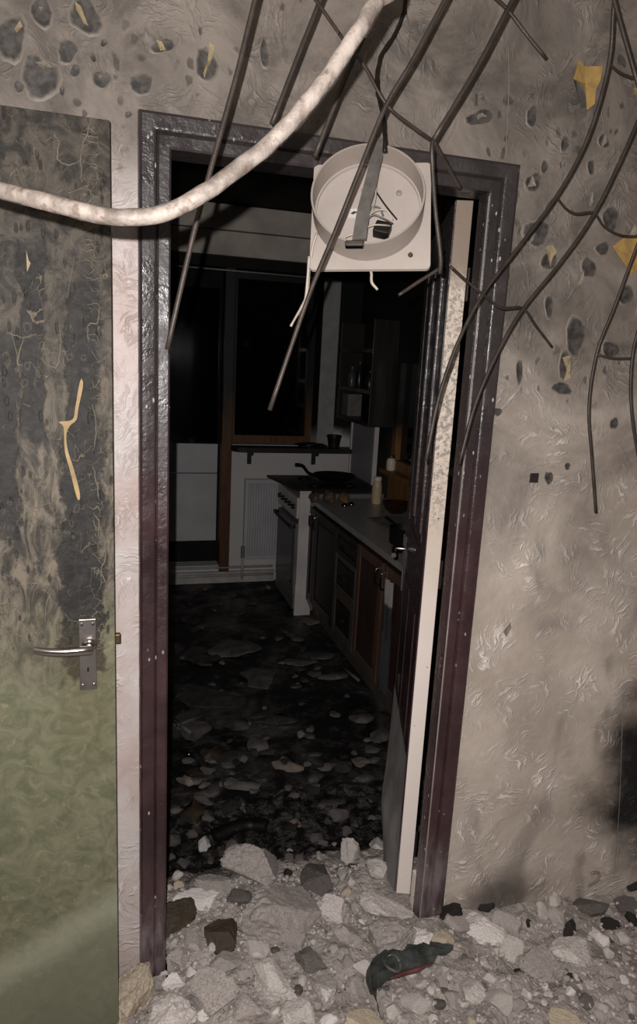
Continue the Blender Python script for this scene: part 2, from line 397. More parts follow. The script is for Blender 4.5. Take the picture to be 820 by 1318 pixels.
# architrave: stepped section swept round the opening, mitred corners
def architrave():
    bm = bm_()
    # section: (distance outwards from the opening, depth proud of wall)
    sec = [(0, 0.0), (0, 0.010), (0.004, 0.013), (0.024, 0.013), (0.028, 0.010), (0.031, 0.017), (0.036, 0.020), (0.058, 0.022), (0.064, 0.018), (0.066, 0.0)]
    def ring(x, z, sx, sz): return [bm.verts.new((x+sx*a, WY-d, z+sz*a)) for a, d in sec]
    def run(pts):
        rs = [ring(*p) for p in pts]
        for a, b in zip(rs, rs[1:]):
            for i in range(len(sec)-1): bm.faces.new((a[i], a[i+1], b[i+1], b[i]))
        bm.faces.new(rs[0]); bm.faces.new(rs[-1][::-1])
    n = 1
    run([(OX0, 0.0, -1, 0), (OX0, OZ, -1, 1), (OX1+0.002, OZ, 1.08, 1), (OX1+0.002, 0.0, 1.08, 0)])
    return struct('trim_1', bm, MAROON, 'dark maroon stepped architrave around the kitchen doorway', smooth=30)
architrave()
def jamb(name, boxes, label):
    bm = bm_()
    for b in boxes: box(bm, *b, bev=0.002)
    return struct(name, bm, MAROON, label)
jamb('trim_2', [(0.1005, OX0-0.001, WY-0.004, WY+0.080, 0.0, 2.08)], 'maroon door lining on the latch side of the doorway')
jamb('trim_3', [(OX1+0.001, 0.9045, WY-0.004, WY+0.036, 0.0, 2.08), (0.880, 0.9045, WY+0.036, WY+0.080, 0.0, 2.08)], 'maroon rebated door lining on the hinge side of the doorway')
b_ = build('rebate_block', onebox(0.8575, 0.8795, WY+0.0375, WY+0.060, 0.05, 0.205, bev=0.002), LIP, bpy.data.objects['trim_3']); b_['label'] = 'pale wooden block at the foot of the rebate'
build('worn_edge', onebox(OX1+0.0005, OX1+0.004, WY-0.0125, WY-0.0105, 0.09, 2.07), simple('worn_edge', (136, 128, 124), 0.6), bpy.data.objects['trim_3'])
jamb('trim_4', [(0.1005, 0.9045, WY-0.004, WY+0.080, 2.0805, 2.1145)], 'maroon door lining across the head of the doorway')

# ------------------------------------------------------------------ green door, folded back against the wall
GY = 1.45
def green():
    bm = onebox(-0.755, 0.0095, GY, GY+0.040, 0.10, H+0.400, bev=0.0025)
    o = struct('door_1', bm, GREEN, 'olive green flush door with blistered charred paint and a chrome lever handle', smooth=40)
    simple('chrome', (168, 164, 160), 0.16, 0.6, 1.0, 0.15, 30, 0.1, 60, 0.001)
    simple('satin_plate', (132, 126, 122), 0.38, 0.5, 0.9, 0.18, 25, 0.25, 80, 0.001)
    a = onY(101, 797, GY); b = onY(125, 886, GY)
    pl = build('handle_plate', onebox(a.x, b.x, GY-0.0035, GY+0.001, b.z, a.z, bev=0.0012), MATS['satin_plate'], o)
    pl['label'] = 'worn satin metal handle backplate'
    c = onY(115, 829, GY)
    bm = bm_()
    M = Matrix.Translation((c.x, GY-0.003, c.z)) @ Matrix.Rotation(math.pi/2, 4, 'X')
    lathe(bm, [(0.0155, 0), (0.0155, 0.004), (0.012, 0.007), (0.009, 0.008), (0.0085, 0.030), (0.0, 0.031)], (0, 0, 0))
    bmesh.ops.transform(bm, matrix=M, verts=bm.verts); build('handle_rose', bm, MATS['chrome'], pl, smooth=40)
    pts = [(c.x+0.004, GY-0.032, c.z), (c.x-0.012, GY-0.036, c.z+0.001), (c.x-0.045, GY-0.038, c.z+0.001), (c.x-0.080, GY-0.037, c.z+0.004), (c.x-0.104, GY-0.034, c.z+0.009)]
    bm = bm_(); tube(bm, smoothpath(pts, 6), lambda t: 0.0095-0.0030*t+0.0015*math.sin(t*3.1), 14)
    for v in bm.verts: v.co.y = GY-0.036+(v.co.y-GY+0.036)*0.75
    lv = build('lever', bm, MATS['chrome'], pl, smooth=50); lv['label'] = 'chrome lever'
    for sx in (0.18, 0.82):
        for sz in (0.07, 0.93):
            bm = bm_(); lathe(bm, [(0.0034, -0.001), (0.0034, 0.0012), (0.002, 0.002), (0, 0.002)], (0, 0, 0), 10)
            bmesh.ops.transform(bm, matrix=Matrix.Translation((a.x+(b.x-a.x)*sx, GY-0.0035, b.z+(a.z-b.z)*sz)) @ Matrix.Rotation(math.pi/2, 4, 'X'), verts=bm.verts)
            build('screw', bm, MATS['chrome'], pl)
    simple('dark_metal', (40, 36, 32), 0.5, 0.4, 0.6)
    kx, kz = (a.x+b.x)/2, c.z-0.050
    bm = bm_(); box(bm, kx-0.0018, kx+0.0018, GY-0.0042, GY-0.003, kz-0.010, kz); lathe(bm, [(0.0035, 0), (0.0035, 0.0007), (0, 0.0007)], (0, 0, 0), 10) if False else None
    build('keyhole', bm, MATS['dark_metal'], pl)
    l = onY(153, 821, GY+0.018)
    simple('brass_dull', (96, 78, 52), 0.45, 0.5, 0.7)
    build('latch', onebox(0.0095, 0.0205, GY+0.012, GY+0.026, l.z-0.010, l.z+0.010, bev=0.002), MATS['brass_dull'], o)
    # strip of bare yellow wood where the paint has split away
    simple('bare_wood', (152, 128, 90), 0.6, 0.3, 0, 0.25, 30, 0.3, 90, 0.002)
    simple('pale_split', (146, 132, 106), 0.6, 0.3, 0, 0.2, 30)
    pl_ = [(105,487),(107,496),(101,525),(98.5,540),(90,548),(85.5,560),(87.5,580),(94,600),(101.5,628),(103,641),(99,640),(90,605),(83.5,580),(82,550),(76,543),(93,540),(97,524),(102,495)]
    sm_ = smoothpath([Vector((x, y, 0)) for x, y in pl_+pl_[:1]], 4)[:-1]; bm = prism(bm_(), [onY(p.x, p.y, GY+0.001) for p in sm_], (0, -1, 0), 0.0022); build('torn_split', bm, MATS['bare_wood'], o)
    bm = prism(bm_(), [onY(x, y, GY+0.001) for x, y in [(34,322),(37,335),(39.5,339),(37,346),(35,350),(34.5,338)]], (0, -1, 0), 0.003); build('torn_split', bm, MATS['pale_split'], o)
    # curled paint lips along the cracks
    rr = random.Random(4)
    lips = [[(70,172),(76,185),(74,205),(90,212),(106,205)], [(118,150),(113,170),(107,185),(104,205),(105,235)], [(108,240),(117,247),(124,260)], [(112,324),(118,321)], [(112,357),(120,360)], [(113,392),(127,392),(126,415),(114,418),(113,440)],
            [(8,428),(30,434),(48,430)], [(30,434),(22,465),(28,470)], [(76,418),(78,440),(74,470),(62,470),(52,460)], [(14,427),(22,455)], [(118,452),(128,468)], [(65,488),(70,510),(66,540)], [(118,520),(124,545),(120,580)], [(128,690),(136,715),(130,735),(137,752),(132,765)], [(120,600),(124,620),(127,640)],
            [(35,270),(30,285)], [(68,760),(60,775),(58,800)], [(96,330),(88,380)], [(30,520),(40,523)], [(120,660),(127,672),(126,690)], [(60,180),(66,176)], [(55,210),(58,222)]]
    bmat = simple('curled_paint', (104, 97, 84), 0.6, 0.3, 0, 0.25, 40)
    for L in lips:
        pts = [onY(x, y, GY-0.001) for x, y in L]
        pts = [p+Vector((rr.uniform(-1, 1), 0, rr.uniform(-1, 1)))*0.0012 for p in smoothpath(pts, 5)]
        bm = bm_(); tube(bm, pts, lambda t: 0.0004+0.0009*math.sin(math.pi*min(max(t, .08), .92)), 5, jitter=0.4)
        build('paint_lip', bm, bmat, o)
    return o
door1 = green()

# ------------------------------------------------------------------ kitchen door, swung wide into the kitchen
AL = math.radians(19.6); DO = Vector((0.8686, 1.682, 0)); DU = Vector((math.sin(AL), math.cos(AL), 0)); DV = Vector((-math.cos(AL), math.sin(AL), 0))
def D(u, v, z): return DO + DU*u + DV*v + Vector((0, 0, z))
def kdoor():
    def dbox(u0, u1, v0, v1, z0, z1, bev=0.0015): return box(bm_(), u0, u1, v0, v1, z0, z1, bev, M=lambda c: D(c.x, c.y, c.z))
    z0, z1 = 0.10, 2.078
    slab = struct('door_2', dbox(0.004, 0.70, 0.002, 0.042, z0, z1), MAROON, 'maroon panelled kitchen door standing open, its pale hinge edge showing')
    e = build('door_edge', dbox(-0.0005, 0.0045, 0.0015, 0.0425, z0, z1, 0.0008), LIP, slab); e['label'] = 'pale lipping on the hinge edge of the door'
    for (u0, u1) in ((0.0, 0.10), (0.60, 0.70)): build('stile', dbox(u0+0.0046 if u0 == 0 else u0, u1, 0.0415, 0.046, z0, z1), MAROON, slab)
    for (a, b) in ((z0, 0.30), (0.98, 1.14), (1.98, z1)): build('rail', dbox(0.10, 0.60, 0.0415, 0.0455, a, b), MAROON, slab)
    for (a, b) in ((0.33, 0.95), (1.17, 1.95)):
        for (p, q) in ((0.13, 0.33), (0.37, 0.57)): build('raised_panel', dbox(p, q, 0.0415, 0.0465, a, b, 0.002), MAROON, slab)
    for uu in (0.105, 0.345): build('bead', dbox(uu, uu+0.018, 0.044, 0.056, 1.20, 1.93, 0.004), MAROON, slab)
    for zz in (0.28, 1.12, 1.88):
        bm = bm_(); tube(bm, [D(-0.004, -0.003, zz-0.04), D(-0.004, -0.003, zz+0.04)], 0.005, 10); build('hinge', bm, MATS['dark_metal'], slab, smooth=40)
    # lever on the visible face
    hz = onY(515, 705, 2.30).z
    hp = build('handle_plate', dbox(0.60, 0.64, 0.0455, 0.049, hz-0.09, hz+0.05), MATS['satin_plate'], slab)
    bm = bm_(); tube(bm, smoothpath([D(0.622, 0.048, hz), D(0.622, 0.085, hz), D(0.61, 0.092, hz), D(0.53, 0.094, hz-0.002)], 5), 0.009, 10); build('lever', bm, MATS['chrome'], hp, smooth=50)
    # loosened skin of the door bulging off at the bottom
    k = Mat('grey_skin', 0.6, 0.3)
    k.col(k.mix(k.rng(k.noise(14, 5, 0.6, vec=k.map(scale=(1, 1, 0.5))), 0.35, 0.65), lin((176, 172, 171)), lin((206, 202, 200)))); k.bump(k.noise(50, 4), 0.3, 0.003)
    left = [((508, 880), 2.16), ((503, 930), 2.10), ((496, 990), 2.02), ((491, 1030), 1.96), ((493, 1070), 1.92), ((498, 1120), 1.86), ((502, 1160), 1.84)]
    L = smoothpath([onY(p[0], p[1], Y) for p, Y in left], 5)
    bm = bm_(); cols = []
    for i, p in enumerate(L):
        t = i/(len(L)-1); q = D(0.006, 0.0475, p.z-(0.06*t)); row = []
        for j in range(9):
            s = j/8; c = q.lerp(p, s) + DV*(0.018*math.sin(math.pi*s)*t); row.append(bm.verts.new(c))
        cols.append(row)
    for a, b in zip(cols, cols[1:]):
        for j in range(8): bm.faces.new((a[j], a[j+1], b[j+1], b[j]))
    bmesh.ops.solidify(bm, geom=bm.faces[:], thickness=0.004)
    sk = build('loose_skin', bm, k.m, slab, smooth=40); sk['label'] = 'grey door skin bulging away near the rubble'
    # bent metal slivers and rag of paint dangling from the face
    simple('grey_sliver', (104, 100, 100), 0.4, 0.5, 0.5)
    for P in ([(523, 688, 2.28), (527, 730, 2.2), (540, 765, 2.12)], [(523, 688, 2.29), (521, 730, 2.31), (519, 760, 2.31)]):
        bm = bm_(); tube(bm, [onY(*p)+DV*0.006 for p in P], 0.004, 6); build('bent_sliver', bm, MATS['grey_sliver'], slab)
    for (x, y, h, wd) in ((535, 712, 26, 5), (517, 868, 30, 4)):
        pts = [onY(x, y, 2.12), onY(x+wd, y, 2.09), onY(x+wd, y+h, 2.09), onY(x+wd*0.7, y+h*1.5, 2.10), onY(x, y+h, 2.12)]
        build('paint_flake', prism(bm_(), [p+DV*0.012 for p in pts], DV, 0.002), MATS['grey_sliver'], slab)
    return slab
door2 = kdoor()

# ------------------------------------------------------------------ kitchen shell
KF, KC, FY, RX, LX = -0.25, 2.80, 5.82, 2.06, -0.75
def kitchenwall():
    k = Mat('kitchen_paint', 0.7, 0.25); X, Y, Z = k.sep()
    c = k.mix(k.noise(3, 4), lin((208, 204, 202)), lin((222, 218, 216)))
    s = k.rng(k.math('ADD', Z, k.math('MULTIPLY', k.math('SUBTRACT', k.noise(2.5, 5, 0.6), 0.5), 0.35)), 0.98, 1.12)
    c = k.mix(s, c, k.mix(k.noise(9, 4), lin((16, 15, 15)), lin((34, 32, 30))))
    k.col(c); k.bump(k.noise(40, 4), 0.2, 0.003); return k.m
KW = kitchenwall()
simple('soot_black', (30, 29, 28), 0.8, 0.2, 0, 0.4, 6, 0.4, 30)
def wetash():
    k = Mat('wet_ash', 0.5, 0.4)
    n1 = k.noise(3.0, 6, 0.65, 0.6)
    c = k.mix(k.rng(n1, 0.46, 0.68), lin((22, 21, 21)), lin((92, 88, 85)))
    c = k.mix(k.math('MULTIPLY', k.rng(k.noise(14, 5, 0.6), 0.5, 0.7), 0.5), c, lin((98, 94, 91)))
    k.col(c); k.rough(k.rng(k.noise(5, 3), 0.35, 0.65, 0.25, 0.8)); k.bump(k.noise(26, 6, 0.7), 0.8, 0.02); return k.m
struct('floor_kitchen', onebox(LX, RX, WY+WT, FY+0.35, KF-0.06, KF), wetash(), 'black wet ash-covered kitchen floor')
struct('ceiling_kitchen', onebox(LX, RX, WY+WT, FY+0.35, KC, KC+0.06), MATS['soot_black'], 'soot-blackened kitchen ceiling')
struct('wall_kitchen_left', onebox(LX-0.06, LX, WY+WT, FY+0.35, KF, KC), MATS['soot_black'], 'sooty kitchen wall on the open side')
WX0, WX1, WZ0, WZ1 = 0.985, 1.715, 0.945, 2.345      # far window
DX0, DX1, DZ0 = 0.15, 0.905, -0.10                    # far door
bm = bm_()
box(bm, LX, DX0, FY, FY+0.24, KF, KC); box(bm, DX0, WX1, FY, FY+0.24, WZ1, KC); box(bm, WX1, RX, FY, FY+0.24, KF, KC)
box(bm, WX0, WX1, FY, FY+0.24, KF, WZ0); box(bm, DX0, DX1, FY, FY+0.24, KF, DZ0)
struct('wall_kitchen_far', bm, KW, 'pale kitchen end wall with the window and glazed door')
# right wall with its own window above the worktop
RZ0, RZ1, RY0, RY1 = 0.90, 1.75, 3.30, 4.90
bm = bm_()
box(bm, RX, RX+0.2, WY+WT, RY0, KF, KC); box(bm, RX, RX+0.2, RY1, FY+0.24, KF, KC); box(bm, RX, RX+0.2, RY0, RY1, KF, RZ0); box(bm, RX, RX+0.2, RY0, RY1, RZ1, KC)
def rightwall():
    k = Mat('kitchen_side_paint', 0.6, 0.3); X, Y, Z = k.sep()
    c = k.mix(k.noise(3, 4), lin((60, 57, 55)), lin((92, 88, 85)))
    s = k.rng(k.math('ADD', Z, k.math('MULTIPLY', k.math('SUBTRACT', k.noise(2.5, 5, 0.6), 0.5), 0.5)), 0.75, 1.25)
    k.col(k.mix(s, c, lin((24, 23, 22)))); k.bump(k.noise(40, 4), 0.2, 0.003); return k.m
struct('wall_kitchen_right', bm, rightwall(), 'sooty kitchen side wall above the worktop')
def wood(name, a, b, char=None, rough=0.5):
    k = Mat(name, rough, 0.35); X, Y, Z = k.sep()
    g = k.noise(5, 5, 0.6, 0.5, k.map(scale=(6, 6, 0.6)))
    c = k.mix(k.rng(g, 0.3, 0.7), lin(a), lin(b))
    if char:
        s = k.rng(k.math('ADD', Z, k.math('MULTIPLY', k.math('SUBTRACT', k.noise(4, 4), 0.5), 0.3)), char[0], char[1])
        c = k.mix(s, c, lin((22, 20, 19)))
    k.col(c); k.bump(g, 0.25, 0.003); MATS[name] = k.m; return k.m
FRW = wood('frame_wood', (84, 56, 34), (112, 78, 48), (1.05, 1.45))
RFW = wood('side_window_wood', (120, 84, 48), (150, 108, 64), (1.05, 1.30))  # wood colour raised to stand in for the warm glow around the bottle
k = Mat('dark_glass', 0.08, 0.5); k.col((0.006, 0.007, 0.008, 1)); GLASS = k.m
k.b.inputs['Transmission Weight'].default_value = 0.55; k.b.inputs['IOR'].default_value = 1.45
# right window
w2 = struct('window_2', box(box(box(box(bm_(), RX-0.025, RX+0.07, RY1-0.07, RY1, RZ0, RZ1), RX-0.025, RX+0.07, RY0, RY0+0.07, RZ0, RZ1), RX-0.025, RX+0.07, RY0+0.07, RY1-0.07, RZ0, RZ0+0.075), RX-0.025, RX+0.07, RY0+0.07, RY1-0.07, RZ1-0.07, RZ1), RFW, 'brown timber window frame over the worktop')
build('pane', onebox(RX+0.02, RX+0.026, RY0+0.07, RY1-0.07, RZ0+0.075, RZ1-0.07), GLASS, w2)
build('window_ledge', onebox(RX-0.10, RX-0.001, RY0-0.05, RY1+0.03, RZ0-0.035, RZ0-0.001, bev=0.004), RFW, w2)
build('splash_board', onebox(RX-0.020, RX-0.001, RY0-0.05, RY1+0.03, 0.664, RZ0-0.036, bev=0.003), RFW, w2)

# far window
w1 = struct('window_1', box(box(box(box(bm_(), WX0, WX0+0.05, FY+0.17, FY+0.235, WZ0, WZ1), WX1-0.06, WX1, FY+0.17, FY+0.235, WZ0, WZ1), WX0+0.05, WX1-0.06, FY+0.17, FY+0.235, WZ0, WZ0+0.06), WX0+0.05, WX1-0.06, FY+0.17, FY+0.235, WZ1-0.06, WZ1), FRW, 'timber kitchen window blackened by smoke above the dark sill')
build('pane', onebox(WX0+0.05, WX1-0.06, FY+0.20, FY+0.206, WZ0+0.06, WZ1-0.06), GLASS, w1)
simple('reveal_paint', (164, 161, 159), 0.6, 0.3, 0, 0.15)
build('casing_board', onebox(WX1+0.001, WX1+0.145, FY-0.018, FY-0.001, WZ0+0.001, WZ1-0.03, bev=0.003), MATS['reveal_paint'], w1)
# sill board with rounded left end
bm = bm_(); pts = [(WX0+0.05, FY-0.001), (WX0-0.012, FY-0.001), (WX0-0.012, FY-0.06), (WX0+0.0, FY-0.11), (WX0+0.03, FY-0.145), (WX0+0.09, FY-0.165), (RX-0.04, FY-0.165), (RX-0.04, FY-0.001)]
prism(bm, [Vector((x, y, WZ0-0.045)) for x, y in pts], (0, 0, 1), 0.04)
simple('charred_sill', (38, 35, 33), 0.55, 0.35, 0, 0.35)
sill = build('window_sill', bm, MATS['charred_sill'], w1)
for (x, y) in ((322, 584), (405, 586)):
    p = onY(x, y, FY-0.05); bm = bm_()
    box(bm, p.x-0.016, p.x+0.016, FY-0.12, FY-0.002, WZ0-0.075, WZ0-0.0455); box(bm, p.x-0.016, p.x+0.016, FY-0.03, FY-0.002, WZ0-0.16, WZ0-0.0755)
    build('sill_bracket', bm, MATS['charred_sill'], sill)
# timber post between door and window, glazed door
struct('trim_5', onebox(DX1-0.005, WX0-0.001, FY-0.03, FY+0.235, KF+0.10, WZ1-0.001, bev=0.004), FRW, 'brown timber post between the glazed door and the window')
simple('door_panel_white', (202, 200, 202), 0.55, 0.35, 0, 0.1, 4)
d3 = struct('door_3', box(box(box(bm_(), DX0+0.002, DX0+0.11, FY+0.10, FY+0.145, DZ0+0.01, WZ1-0.01), DX1-0.02, DX1-0.007, FY+0.10, FY+0.145, DZ0+0.01, WZ1-0.01), DX0+0.11, DX1-0.02, FY+0.10, FY+0.145, WZ1-0.16, WZ1-0.01), MATS['soot_black'], 'back door with dark glass over a white lower panel')
pt, pb = onY(250, 571, FY+0.1).z, onY(250, 696, FY+0.1).z
mid = onY(250, 609, FY+0.1).z
build('lower_panel', onebox(DX0+0.11, DX1-0.02, FY+0.098, FY+0.14, pb, mid-0.004, bev=0.003), MATS['door_panel_white'], d3)
build('lower_panel', onebox(DX0+0.11, DX1-0.02, FY+0.098, FY+0.14, mid+0.004, pt, bev=0.003), MATS['door_panel_white'], d3)
build('kick_board', onebox(DX0+0.11, DX1-0.02, FY+0.10, FY+0.14, DZ0+0.01, pb-0.002, bev=0.003), MATS['soot_black'], d3)
build('pane', onebox(DX0+0.11, DX1-0.02, FY+0.118, FY+0.124, pt+0.001, WZ1-0.161), GLASS, d3)
# bulkhead boards above door and window, curtain rail
simple('bulkhead_paint', (206, 196, 184), 0.6, 0.3, 0, 0.25, 4)
for i, (za, zb) in enumerate(((2.425, 2.605), (2.612, 2.795))):
    o = struct('trim_%d' % (6+i), onebox(LX+0.01, RX-0.001, FY-0.05-0.02*i, FY-0.001, za, zb, bev=0.006), MATS['bulkhead_paint'], ('lower' if i == 0 else 'upper')+' smoke-stained bulkhead board above the far window')
bm = bm_(); tube(bm, [(0.3, FY-0.10, 2.31), (1.80, FY-0.10, 2.31)], 0.007, 8)
rail = build('curtain_rail', bm, MATS['ash_paint_metal'], origin=(1.05, FY-0.10, 2.31), smooth=True); tag(rail, 'thin pale curtain rail above the far window', 'curtain rail')
# skirting and pipes
simple('skirting_paint', (190, 186, 182), 0.6, 0.3, 0, 0.2)
struct('baseboard_far', onebox(LX+0.01, 1.385, FY-0.035, FY-0.002, KF, KF+0.10, bev=0.004), MATS['skirting_paint'], 'grey-white skirting board below the radiator')
hp = thing('heating_pipe', 'white heating pipes running along the skirting under the radiator', 'pipe', (0.9, FY-0.07, KF))
for z, y in ((KF+0.075, FY-0.055), (KF+0.135, FY-0.02)):
    bm = bm_(); tube(bm, [(LX+0.02, y, z), (1.37, y, z)], 0.012, 8); build('pipe_run', bm, MATS['skirting_paint'], hp, smooth=True)
px = onY(312, 720, FY-0.08).x; r1_z = onY(316, 720, FY-0.08).z
bm = bm_(); tube(bm, [(px, FY-0.09, KF+0.05), (px, FY-0.09, r1_z+0.015)], 0.011, 8); build('pipe_riser', bm, MATS['skirting_paint'], hp, smooth=True)
# radiator
r0, r1 = onY(316, 617, FY-0.08), onY(316, 720, FY-0.08)
rad = thing('radiator', 'white ribbed panel radiator under the far window', 'radiator', (1.35, FY-0.06, r1.z))
bm = bm_(); n = 26; x0, x1 = r0.x, r0.x+0.62; prof = []
for i in range(n*4+1):
    t = i/(n*4); prof.append((x0+0.025+(x1-x0-0.05)*t, FY-0.085-0.012*max(0, min(1, 0.5+1.2*math.cos(t*n*2*math.pi)))))
top, bot = r0.z-0.03, r1.z+0.03
vt = [bm.verts.new((x, y, top)) for x, y in prof]; vb = [bm.verts.new((x, y, bot)) for x, y in prof]
for i in range(len(vt)-1): bm.faces.new((vt[i], vt[i+1], vb[i+1], vb[i]))
build('ribbed_face', bm, MATS['door_panel_white'], rad)
bm = bm_(); box(bm, x0, x1, FY-0.082, FY-0.03, r1.z, r0.z, bev=0.006); build('panel_body', bm, MATS['door_panel_white'], rad)
bm = bm_(); tube(bm, [(px, FY-0.09, r1.z+0.02), (px, FY-0.09, r1.z+0.12)], 0.018, 10); tube(bm, [(px, FY-0.08, r1.z+0.04), (x0+0.01, FY-0.07, r1.z+0.04)], 0.011, 8); build('valve', bm, MATS['ash_paint_metal'], rad, smooth=40)

# ------------------------------------------------------------------ cooker
CT = 0.66                                             # worktop height
simple('white_enamel', (218, 211, 206), 0.35, 0.5, 0, 0.12, 6)
simple('grey_enamel', (122, 118, 118), 0.4, 0.45, 0, 0.2, 6)
simple('oven_glass', (34, 32, 32), 0.2, 0.5, 0, 0.3)
simple('black_iron', (16, 15, 15), 0.5, 0.4, 0, 0.3)
ck = thing('cooker', 'white freestanding cooker with black top tray and raised lid', 'cooker', (1.70, 5.28, KF))
CX, CY0, CY1 = 1.357, 4.962, 5.60
build('body', onebox(CX+0.02, RX-0.03, CY0, CY1, KF+0.02, 0.69, bev=0.006), MATS['grey_enamel'], ck)
sp = build('side_panel', onebox(CX, CX+0.084, CY0-0.012, CY0-0.001, KF+0.001, 0.705, bev=0.003), MATS['white_enamel'], ck); sp['label'] = 'white enamel side edge of the cooker'
build('side_cap', onebox(CX-0.002, CX+0.086, CY0-0.016, CY0+0.0, 0.706, 0.716, bev=0.002), MATS['white_enamel'], ck)
bm = prism(bm_(), [Vector((x, CY0-0.013, z)) for x, z in ((CX-0.01, KF+0.001), (CX+0.115, KF+0.001), (CX+0.115, KF+0.05), (CX+0.085, KF+0.12), (CX-0.01, KF+0.25))], (0, -1, 0), 0.02); build('foot', bm, MATS['white_enamel'], ck)
od = build('oven_door', onebox(CX-0.012, CX+0.019, CY0+0.03, CY1-0.02, KF+0.14, 0.46, bev=0.005), MATS['grey_enamel'], ck)
build('door_glass', onebox(CX-0.015, CX-0.0125, CY0+0.09, CY1-0.08, KF+0.22, 0.38), MATS['oven_glass'], od)
bm = bm_(); tube(bm, smoothpath([(CX-0.012, CY0+0.05, 0.43), (CX-0.05, CY0+0.07, 0.435), (CX-0.05, CY1-0.07, 0.435), (CX-0.012, CY1-0.05, 0.43)], 4), 0.012, 8); build('handle', bm, MATS['black_iron'], od, smooth=40)
build('plinth_drawer', onebox(CX-0.008, CX+0.019, CY0+0.03, CY1-0.02, KF+0.03, KF+0.132, bev=0.004), MATS['grey_enamel'], ck)
cp = build('control_panel', onebox(CX-0.014, CX+0.019, CY0+0.01, CY1-0.01, 0.50, 0.66, bev=0.006), MATS['white_enamel'], ck)
for i in range(5):
    bm = bm_(); lathe(bm, [(0.020, 0), (0.018, 0.022), (0.0, 0.024)], (0, 0, 0), 14)
    bmesh.ops.transform(bm, matrix=Matrix.Translation((CX-0.0145, CY0+0.09+i*0.11, 0.58)) @ Matrix.Rotation(-math.pi/2, 4, 'Y'), verts=bm.verts); build('knob', bm, MATS['black_iron'], cp, smooth=40)
bm = bm_()
prism(bm, [Vector(p) for p in ((1.245, 5.60, 0.708), (1.345, 4.975, 0.708), (RX-0.12, 4.975, 0.708), (RX-0.12, 5.60, 0.708))], (0, 0, 1), 0.018)
build('hob_tray', bm, MATS['black_iron'], ck)
for (x, y) in ((1.52, 5.13), (1.52, 5.44), (1.80, 5.13), (1.80, 5.44)):
    bm = bm_(); lathe(bm, [(0.055, 0.7265), (0.055, 0.735), (0.03, 0.742), (0, 0.742)], (x, y, 0), 16); build('burner', bm, MATS['black_iron'], ck, smooth=40)
lz0, lz1 = 0.80, H-0.462
simple('lid_grey', (150, 148, 150), 0.5, 0.4, 0, 0.12, 5)
lid = build('raised_lid', onebox(1.985, 2.003, 5.13, 5.66, 0.73, lz1, bev=0.003), MATS['lid_grey'], ck)
for y in (5.105, 5.655): build('lid_trim', onebox(1.975, 2.010, y, y+0.03, 0.73, lz1+0.01, bev=0.003), MATS['white_enamel'], lid)
# frying pan
pc = Vector((1.72, 5.28, 0.743))
pan = thing('frying_pan', 'black frying pan resting on the cooker top', 'pan', pc)
bm = bm_(); lathe(bm, [(0.12, 0), (0.165, 0.045), (0.170, 0.045), (0.125, 0.006), (0, 0.006)], pc, 28); build('pan_body', bm, MATS['black_iron'], pan, smooth=40)
hp2 = onY(380, 598, 5.25)
bm = bm_(); tube(bm, smoothpath([pc+Vector((-0.155, -0.01, 0.035)), pc+Vector((-0.22, -0.015, 0.06)), hp2+Vector((0.06, 0, -0.01)), hp2], 5), lambda t: 0.011+0.004*t, 8); build('handle', bm, MATS['black_iron'], pan, smooth=40)

# ------------------------------------------------------------------ kitchen units
def chwood(name, a, b):
    k = Mat(name, 0.42, 0.4)
    g = k.noise(4, 5, 0.6, 0.6, k.map(scale=(8, 8, 0.8)))
    k.col(k.mix(k.rng(g, 0.3, 0.7), lin(a), lin(b))); k.bump(g, 0.2, 0.003); MATS[name] = k.m; return k.m
CAB = chwood('cabinet_brown', (54, 39, 33), (76, 56, 47)); CABD = chwood('cabinet_charred', (30, 26, 24), (46, 40, 36))
CABR = chwood('cabinet_rail', (90, 66, 55), (112, 85, 71)); CABG = chwood('cabinet_grey', (76, 69, 63), (98, 90, 83))
FX = 1.470
def front(parent, y0, y1, z0, z1, m, mr, hy=None, hv=True, name='door'):
    """framed front with raised panel, handle"""
    d = build(name, onebox(FX-0.020, FX-0.001, y0+0.003, y1-0.003, z0, z1, bev=0.002), m, parent)
    s = 0.055 if z1-z0 > 0.3 else 0.03
    for (a, b, c, e) in ((y0+0.003, y0+s, z0, z1), (y1-s, y1-0.003, z0, z1)): build('stile', onebox(FX-0.030, FX-0.0205, a, b, c, e, bev=0.003), mr, d)
    for (c, e) in ((z0, z0+s), (z1-s, z1)): build('rail', onebox(FX-0.029, FX-0.0205, y0+s+0.0005, y1-s-0.0005, c, e, bev=0.003), CABG if c == z0 and name == 'door' else mr, d)  # paler grey bottom rail: moulding highlight put into the colour
    build('panel', onebox(FX-0.026, FX-0.0205, y0+s+0.02, y1-s-0.02, z0+s+0.02, z1-s-0.02, bev=0.004), m, d)
    if hy is not None:
        zc = z1-0.085 if hv else (z0+z1)/2
        if hv: P = [(FX-0.030, hy, zc+0.05), (FX-0.055, hy, zc+0.042), (FX-0.060, hy, zc), (FX-0.055, hy, zc-0.042), (FX-0.030, hy, zc-0.05)]
        else: P = [(FX-0.030, hy-0.05, zc), (FX-0.055, hy-0.042, zc), (FX-0.060, hy, zc), (FX-0.055, hy+0.042, zc), (FX-0.030, hy+0.05, zc)]
        bm = bm_(); tube(bm, smoothpath(P, 4), 0.0055, 8); build('handle', bm, MATS['chrome'] if hv else MATS['dark_metal'], d, smooth=50)
ZB, ZT = -0.11, 0.60
